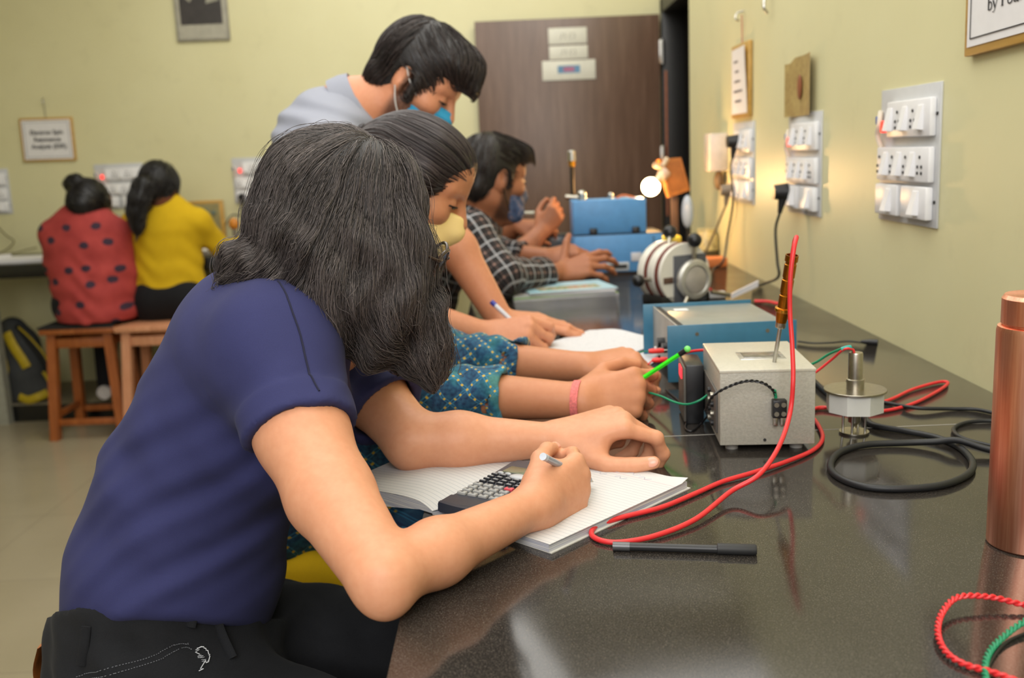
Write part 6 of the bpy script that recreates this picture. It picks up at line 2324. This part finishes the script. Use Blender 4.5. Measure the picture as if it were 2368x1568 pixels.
hand(B, wrL_, (.92, .05, .18), (-.1, -.45, .89), False, [(30, 45, 25), (36, 50, 25), (40, 52, 25), (44, 54, 25)], [(.8, .55, .1), (.9, .35, .1), (.95, .2, .05)], 1.1)
pel = np.array([-.36, 2.94, .66])
ch_ = np.array([-.22, 2.94, .98])
B.cap(nk_, ch_, .07, .10, .05).cap(ch_, pel, .10, .11, .05).cap(shR_, shL_, .05, .05, .04)
hip = [pel + (0, -.09, -.03), pel + (0, .09, -.03)]
kn = [np.array([.04, 2.84, .585]), np.array([.04, 3.04, .585])]
ft = [np.array([.0, 2.84, .09]), np.array([.0, 3.04, .09])]
legs(B, hip, kn, ft, (.08, .056, .04))
for f_ in ft:
    B.cap(f_ + (-.02, 0, -.04), f_ + (.14, 0, -.055), .038, .03, .02)
B.build()
pm = B.mesh('person', SKP, None, bs, {'beard': ('FLOAT', H.beard(B.V))})
pm.location = bs
finish(pm, 'person in a black checked shirt and patterned mask reaching for the blue case')
V = Vol(.005)
V.cap(nk_ + (-.01, 0, -.02), ch_ + (-.02, 0, .02), .085, .12, .05, ((0, 1, 0), 1.25)).cap(ch_ + (-.02, 0, .02), pel + (0, 0, -.03), .12, .135, .05, ((0, 1, 0), 1.2))
bones = [(nk_ + (0, 0, .02), pel, (0, -1, 0), .13)]
for s_, e_, w_, fr in ((shR_, elR_, wrR_, .74), (shL_, elL_, wrL_, .6)):
    V.cap(s_, nk_ + (-.02, 0, -.05), .066, .08, .05)
    m = e_ + (w_ - e_) * fr
    V.cap(s_, e_, .066, .058, .03).cap(e_, m, .056, .045, .025)
    d = unit(w_ - e_)
    band(V, m - d * .03, d, .050, .028, .004)
    slice_end(V, m, d, .08, .09, .003)
    bones += [(s_, e_, (0, 1, 0), .06), (e_, m, (0, 0, -1), .05)]
V.build(lambda X, Y, Z: .0022 * np.sin(X * 80 + Z * 60 + 2 * np.sin(Y * 40)))
V.mesh('shirt', CHECK, pm, bs, {'fab': ('FLOAT_VECTOR', bone_uv(V.V, bones))})
so = pm.children[-1]
cd = unit(H.p(-.022, 0, -.06) - nk_)
Bc = basis(cd, (0, 0, 1))
rings = []
for r_, z_ in ((.082, -.015), (.078, .012), (.072, .026), (.068, .024), (.072, .01), (.074, -.015)):
    rings.append(np.array([nk_ + Bc @ np.array([r_ * math.cos(t), r_ * math.sin(t), z_]) for t in a]) - bs)
cl = MB().loft(rings, False, True).build('collar', CHECK, so)
at_ = cl.data.attributes.new('fab', 'FLOAT_VECTOR', 'POINT')
for i, v_ in enumerate(cl.data.vertices):
    at_.data[i].vector = (v_.co.z * 1.4, (i % 36) * .0131, 0)
V = Vol(.008)
V.cap(pel + (0, -.04, .0), pel + (0, .04, 0), .12, None, .03)
for a_, b_, c_ in zip(hip, kn, ft):
    V.cap(a_, b_, .095, .072, .04).cap(b_, c_ + (0, 0, .01), .072, .055, .03)
V.cut((0, 0, .70), (0, 0, 1), .01)
V.build()
V.mesh('trousers', bpy.data.materials['dark_trousers'], pm, bs)
k = NT('patterned_blue_mask')
v = k.coord()
k.l(k.ramp(k.noise(v, 60, 3), [(.35, lin((40, 52, 86))), (.52, lin((70, 88, 124))), (.68, lin((136, 120, 130)))]), k.b.inputs['Base Color'])
k.b.inputs['Roughness'].default_value = .85
mask(H, k.m, pm, bs, top=-.016, back=.022, lmat=BLK)
HP = [('e', (-.016, 0, .020), (.096, .080, .100), .02), ('e', (.050, 0, .066), (.058, .062, .042), .03), ('c', (.085, -.02, .07), (.112, -.015, .052), .026, .012, .02),
      ('c', (.018, -.066, .0), (.016, -.068, -.022), .010, .005, .012), ('c', (.018, .066, .0), (.016, .068, -.022), .010, .005, .012), ('c', (-.06, -.03, -.045), (-.06, .03, -.045), .032, .032, .03),
      ('-', (.094, 0, .0), (.056, .085, .060), .008), ('-', (.055, 0, -.098), (.10, .08, .062), .008), ('-', (-.004, -.094, -.022), (.028, .034, .042), .004), ('-', (-.004, .094, -.022), (.028, .034, .042), .004)]
cap_hair(H, pm, bs, HAIRM, HP, [], fwd_flow, 1500, .045, .0009, .004, steps=8, wob=.12)
H.brows(pm, bs, BROWM)
for sg in (-1, 1):
    MB().sphere(H.p(.0865, sg * .031, -.0115) - bs, np.array((.0045, .0105, .0026)) * H.k, H.R, 18).build('eye', bpy.data.materials['dark_eye'], pm)

# ================================================================ the person beyond, mostly hidden
bs = np.array([-.32, 3.48, 0.])
B = Vol(.006)
H = Head(np.array([-.165, 3.52, 1.17]), (.88, .0, -.46), (.46, 0, .88), .98).add(B)
nk_ = np.array([-.215, 3.52, 1.05])
H.neck(B, nk_)
shR_, shL_ = np.array([-.20, 3.38, .985]), np.array([-.20, 3.68, .985])
elR_, wrR_ = Dy(1192, 604, 3.36), Dy(1252, 535, 3.40)
elL_, wrL_ = np.array([-.08, 3.62, .93]), Dy(1198, 524, 3.52)
arm(B, shR_, elR_, wrR_, (.048, .043, .038, .040, .028))
arm(B, shL_, elL_, wrL_, (.048, .043, .038, .040, .028))
hand(B, wrR_, (.62, .05, .78), (.10, -.98, .10), True, [(40, 70, 40), (60, 80, 45), (64, 84, 45), (66, 84, 45)], [(.7, .5, -.5), (.92, .1, -.4), (.95, -.1, -.3)], .95)
hand(B, wrL_, (.95, -.2, .05), (.1, -.35, .93), False, [(30, 50, 30), (40, 60, 35), (48, 66, 35), (52, 70, 35)], [(.7, .6, -.4), (.92, .25, -.3), (.95, .0, -.3)], 1.05)
pel = np.array([-.38, 3.52, .66])
B.cap(nk_, (-.27, 3.52, .9), .06, .09, .05).cap((-.27, 3.52, .9), pel, .09, .1, .05).cap(shR_, shL_, .05, .05, .04)
hip = [pel + (0, -.09, -.03), pel + (0, .09, -.03)]
kn = [np.array([.02, 3.42, .585]), np.array([.02, 3.62, .585])]
ft = [np.array([-.02, 3.42, .09]), np.array([-.02, 3.62, .09])]
legs(B, hip, kn, ft, (.08, .056, .04))
for f_ in ft:
    B.cap(f_ + (-.02, 0, -.04), f_ + (.14, 0, -.055), .038, .03, .02)
B.build()
fp = B.mesh('person', SKP, None, bs, {'beard': ('FLOAT', np.zeros(len(B.V)))})
fp.location = bs
finish(fp, 'person in a black top hidden behind the checked shirt, only forearms showing')
V = Vol(.007)
V.cap(nk_ + (-.01, 0, -.02), (-.28, 3.52, .9), .075, .115, .05, ((0, 1, 0), 1.25)).cap((-.28, 3.52, .9), pel + (0, 0, -.03), .115, .13, .05, ((0, 1, 0), 1.2))
for s_, e_ in ((shR_, elR_), (shL_, elL_)):
    m = s_ + (e_ - s_) * .62
    V.cap(s_, m, .062, .056, .03).cap(s_, nk_ + (-.02, 0, -.05), .06, .07, .05)
    slice_end(V, m, e_ - s_, .08, .12)
V.build()
V.mesh('shirt', m_cloth('black_cotton', (30, 27, 27), .1), fp, bs)
V = Vol(.008)
V.cap(pel + (0, -.04, .0), pel + (0, .04, 0), .12, None, .03)
for a_, b_, c_ in zip(hip, kn, ft):
    V.cap(a_, b_, .095, .072, .04).cap(b_, c_ + (0, 0, .01), .072, .055, .03)
V.cut((0, 0, .70), (0, 0, 1), .01)
V.build()
V.mesh('trousers', bpy.data.materials['dark_trousers'], fp, bs)
cap_hair(H, fp, bs, HAIRM, HP, [], fwd_flow, 300, .04, .0012, .004, steps=6, wob=.12, h=.006)
p0, p1 = Dy(1172, 491, 3.48), Dy(1236, 493, 3.46)
ps = thing('marker_pen', 'pale grey stick held by the hidden person in front of the door', 'stick', p0)
MB().tube([np.array([-.06, .03, -.002]), p1 - p0], .0068, 12).build('barrel', M('pale_grey_stick', (196, 194, 178), .4), ps)

# ================================================================ the two women at the back bench
SKD = m_skin('dark_brown_skin', (112, 66, 44))


def sitter(label, bx, by, cloth, hem, headc, headf, headu, sl, half, arms, skirt, hairprims, hn, top, tone_mat, cname):
    bs_ = np.array([bx, by, 0.])
    B_ = Vol(.009)
    Hd = Head(headc, headf, headu, 1.02).add(B_)
    nk = np.array([bx + .01, by + .03, top])
    Hd.neck(B_, nk, .052, .056)
    pel_ = np.array([bx, by + .02, .66])
    B_.cap(nk, (bx, by + .02, top - .16), .06, .09, .05).cap((bx, by + .02, top - .16), pel_, .09, .11, .05)
    V_ = Vol(.008)
    for (sh_, el_, wr_), sg in zip(arms, (-1, 1)):
        arm(B_, sh_, el_, wr_, (.046, .041, .036, .038, .027))
        hand(B_, wr_, unit(np.array(wr_) - np.array(el_)), (0, -.3, .95), sg > 0, [(25, 40, 20)] * 4, [(.8, .5, -.3), (.95, .2, -.2), (.97, .1, -.15)], 1.)
        fr = sl
        m_ = np.array(el_) + (np.array(wr_) - np.array(el_)) * fr
        V_.cap(sh_, el_, .060, .054, .035).cap(el_, m_, .052, .042, .03)
        V_.cap(sh_, nk + (0, 0, -.05), .062, .075, .05)
    for a_, b_ in zip(half[:-1], half[1:]):
        V_.cap((bx + a_[0], by + .02, a_[1]), (bx + b_[0], by + .02, b_[1]), a_[2], b_[2], .04, ((0, 1, 0), .8 if a_[1] < .75 else .62))
    V_.cut((0, 0, hem), (0, 0, -1), .006)
    hips = [pel_ + (-.09, 0, -.04), pel_ + (.09, 0, -.04)]
    kns = [np.array([bx - .09, by + .36, .60]), np.array([bx + .09, by + .36, .60])]
    fts = [np.array([bx - .08, by + .26, .20]), np.array([bx + .09, by + .28, .20])]
    legs(B_, hips, kns, fts, (.08, .055, .04))
    for f_ in fts:
        B_.cap(f_ + (0, -.02, -.04), f_ + (0, .13, -.05), .036, .028, .02)
    B_.build()
    o = B_.mesh('person', SKD, None, bs_, {'beard': ('FLOAT', np.zeros(len(B_.V)))})
    o.location = bs_
    finish(o, label)
    V_.build(lambda X, Y, Z: .004 * np.sin(Z * 60 + X * 30 + 2 * np.sin(X * 25)) * np.clip((1.02 - Z) / .2, 0, 1))
    V_.mesh(cname, cloth, o, bs_)
    W = Vol(.009)
    W.cap(pel_ + (-.06, 0, -.01), pel_ + (.06, 0, -.01), .125, None, .03)
    for a_, b_, c_ in zip(hips, kns, fts):
        W.cap(a_ + (0, 0, .01), b_, .095, .075, .05).cap(b_, c_ + (0, 0, .0), .072, .05, .03)
    W.build()
    W.mesh('trousers', skirt, o, bs_)
    for i, f_ in enumerate(fts):
        MB().tube([f_ + np.array([0, -.06, -.045]) - bs_, f_ + np.array([0, .02, -.04]) - bs_, f_ + np.array([0, .15, -.055]) - bs_], [.036, .044, .032], 14).build('shoe', M('white_shoe', (206, 202, 200), .6) if 'white_shoe' not in bpy.data.materials else bpy.data.materials['white_shoe'], o)
    if hairprims:
        hairprims(Hd, o, bs_)
    return o


k = NT('red_printed_cotton')
v = k.coord()
vo = k.n('ShaderNodeTexVoronoi', i_Scale=7.6, voronoi_dimensions='2D')
vo.inputs['Randomness'].default_value = .7
sx_ = k.n('ShaderNodeSeparateXYZ')
k.l(v, sx_.inputs[0])
cxz = k.n('ShaderNodeCombineXYZ')
k.l(sx_.outputs[0], cxz.inputs[0])
k.l(sx_.outputs[2], cxz.inputs[1])
st = k.n('ShaderNodeVectorMath', operation='MULTIPLY')
k.l(cxz.outputs[0], st.inputs[0])
st.inputs[1].default_value = (1., 1.3, 1.)
k.l(st.outputs[0], vo.inputs['Vector'])
dn = k.math('ADD', vo.outputs[0], k.math('MULTIPLY', k.noise(v, 40, 2), .14))
base = k.ramp(k.noise(v, 12, 3), [(.3, lin((150, 48, 46))), (.7, lin((172, 62, 58)))])
k.l(k.mix(k.math('LESS_THAN', dn, .24), base, lin((52, 34, 52))), k.b.inputs['Base Color'])
k.b.inputs['Roughness'].default_value = .85
REDC = k.m


def bun(Hd, o, bs_):
    cap_hair(Hd, o, bs_, HAIRB, [('e', (-.016, 0, .016), (.102, .088, .104), .02), ('c', (-.06, 0, -.01), (-.05, 0, -.06), .05, .03, .03), ('e', (-.060, .045, .088), (.048, .052, .046), .012), ('e', (-.05, .075, .10), (.03, .03, .03), .01), ('e', (-.07, .02, .105), (.03, .03, .028), .01),
                                 ('-', (.10, 0, -.03), (.055, .08, .08), .01), ('-', (.06, 0, -.10), (.08, .08, .06), .01)], [], lambda q, t: np.stack([-1 + 0 * q[:, 0], 0 * q[:, 0], .5 + 0 * q[:, 0]], 1), 350, .06, .0013, .005, steps=7, wob=.15, h=.007)


def pony(Hd, o, bs_):
    tail = [(-.09, .0, .0), (-.125, .01, -.03), (-.13, .03, -.09), (-.12, .05, -.15), (-.105, .052, -.205), (-.10, .05, -.24)]
    rr = [.04, .045, .046, .040, .028, .010]
    pr = [('c', tail[i], tail[i + 1], rr[i], rr[i + 1], .02) for i in range(5)]
    cap_hair(Hd, o, bs_, HAIRB, [('e', (-.014, 0, .018), (.102, .087, .104), .02), ('c', (-.06, 0, -.01), (-.05, 0, -.06), .05, .03, .03)] + pr +
             [('-', (.10, 0, -.03), (.055, .08, .08), .01), ('-', (.06, 0, -.10), (.08, .08, .06), .01)], [], lambda q, t: np.stack([-.3 + 0 * q[:, 0], .1 + 0 * q[:, 0], -1 + 0 * q[:, 0]], 1), 700, .12, .0013, .006, steps=10, wob=.2, h=.007)


xr, yr = Dy(197, 640, 4.74)[0], 4.78
hd = Dy(211, 474, 4.82)
sitter('person in a red printed kurta with a hair bun seated at the back bench', xr, yr, REDC, .562, hd, (.42, .88, -.22), (.05, .2, 1), .95,
       [(.0, 1.0, .14), (.0, .94, .185), (.0, .85, .200), (.01, .72, .188), (.012, .62, .185), (.012, .54, .18)],
       [((xr - .15, yr + .02, .985), (xr - .19, yr + .12, .80), (xr - .06, yr + .36, .87)), ((xr + .15, yr + .02, .98), (xr + .165, yr + .03, .775), (xr + .12, yr + .36, .87))],
       m_cloth('black_leggings', (24, 24, 27), .1), bun, 0, 1.06, None, 'kurta')
xy, yy = Dy(378, 600, 4.82)[0], 4.86
hd = Dy(371, 432, 4.88)
sitter('person in a yellow knitted top with a dark ponytail at the back bench', xy, yy, m_cloth('yellow_knit', (200, 164, 24), .06, 30, weave=300, b=.3), .690, hd, (.18, .93, -.30), (0, .25, 1), .95,
       [(.0, 1.055, .12), (.005, .98, .165), (.0, .88, .158), (-.005, .78, .165), (-.002, .68, .185)],
       [((xy - .145, yy + .02, 1.005), (xy - .135, yy + .19, .86), (xy - .06, yy + .40, .87)), ((xy + .16, yy + .02, 1.01), (xy + .245, yy + .12, .86), (xy + .27, yy + .40, .87))],
       bpy.data.materials['black_leggings'], pony, 0, 1.085, None, 'knitted_top')
# stools hidden under the seated people along the bench
for (x, y, lab) in ((-.45, 1.18, 'wooden stool under the person in the navy t-shirt'), (-.45, 1.66, 'wooden stool under the person in blue batik'), (-.40, 2.94, 'wooden stool under the person in the checked shirt'), (-.42, 3.52, 'wooden stool under the person in the black top')):
    o = copy_tree(stool)
    o.location, o.rotation_euler = (x, y, 0), (0, 0, math.pi / 2)
    tag(o, lab)
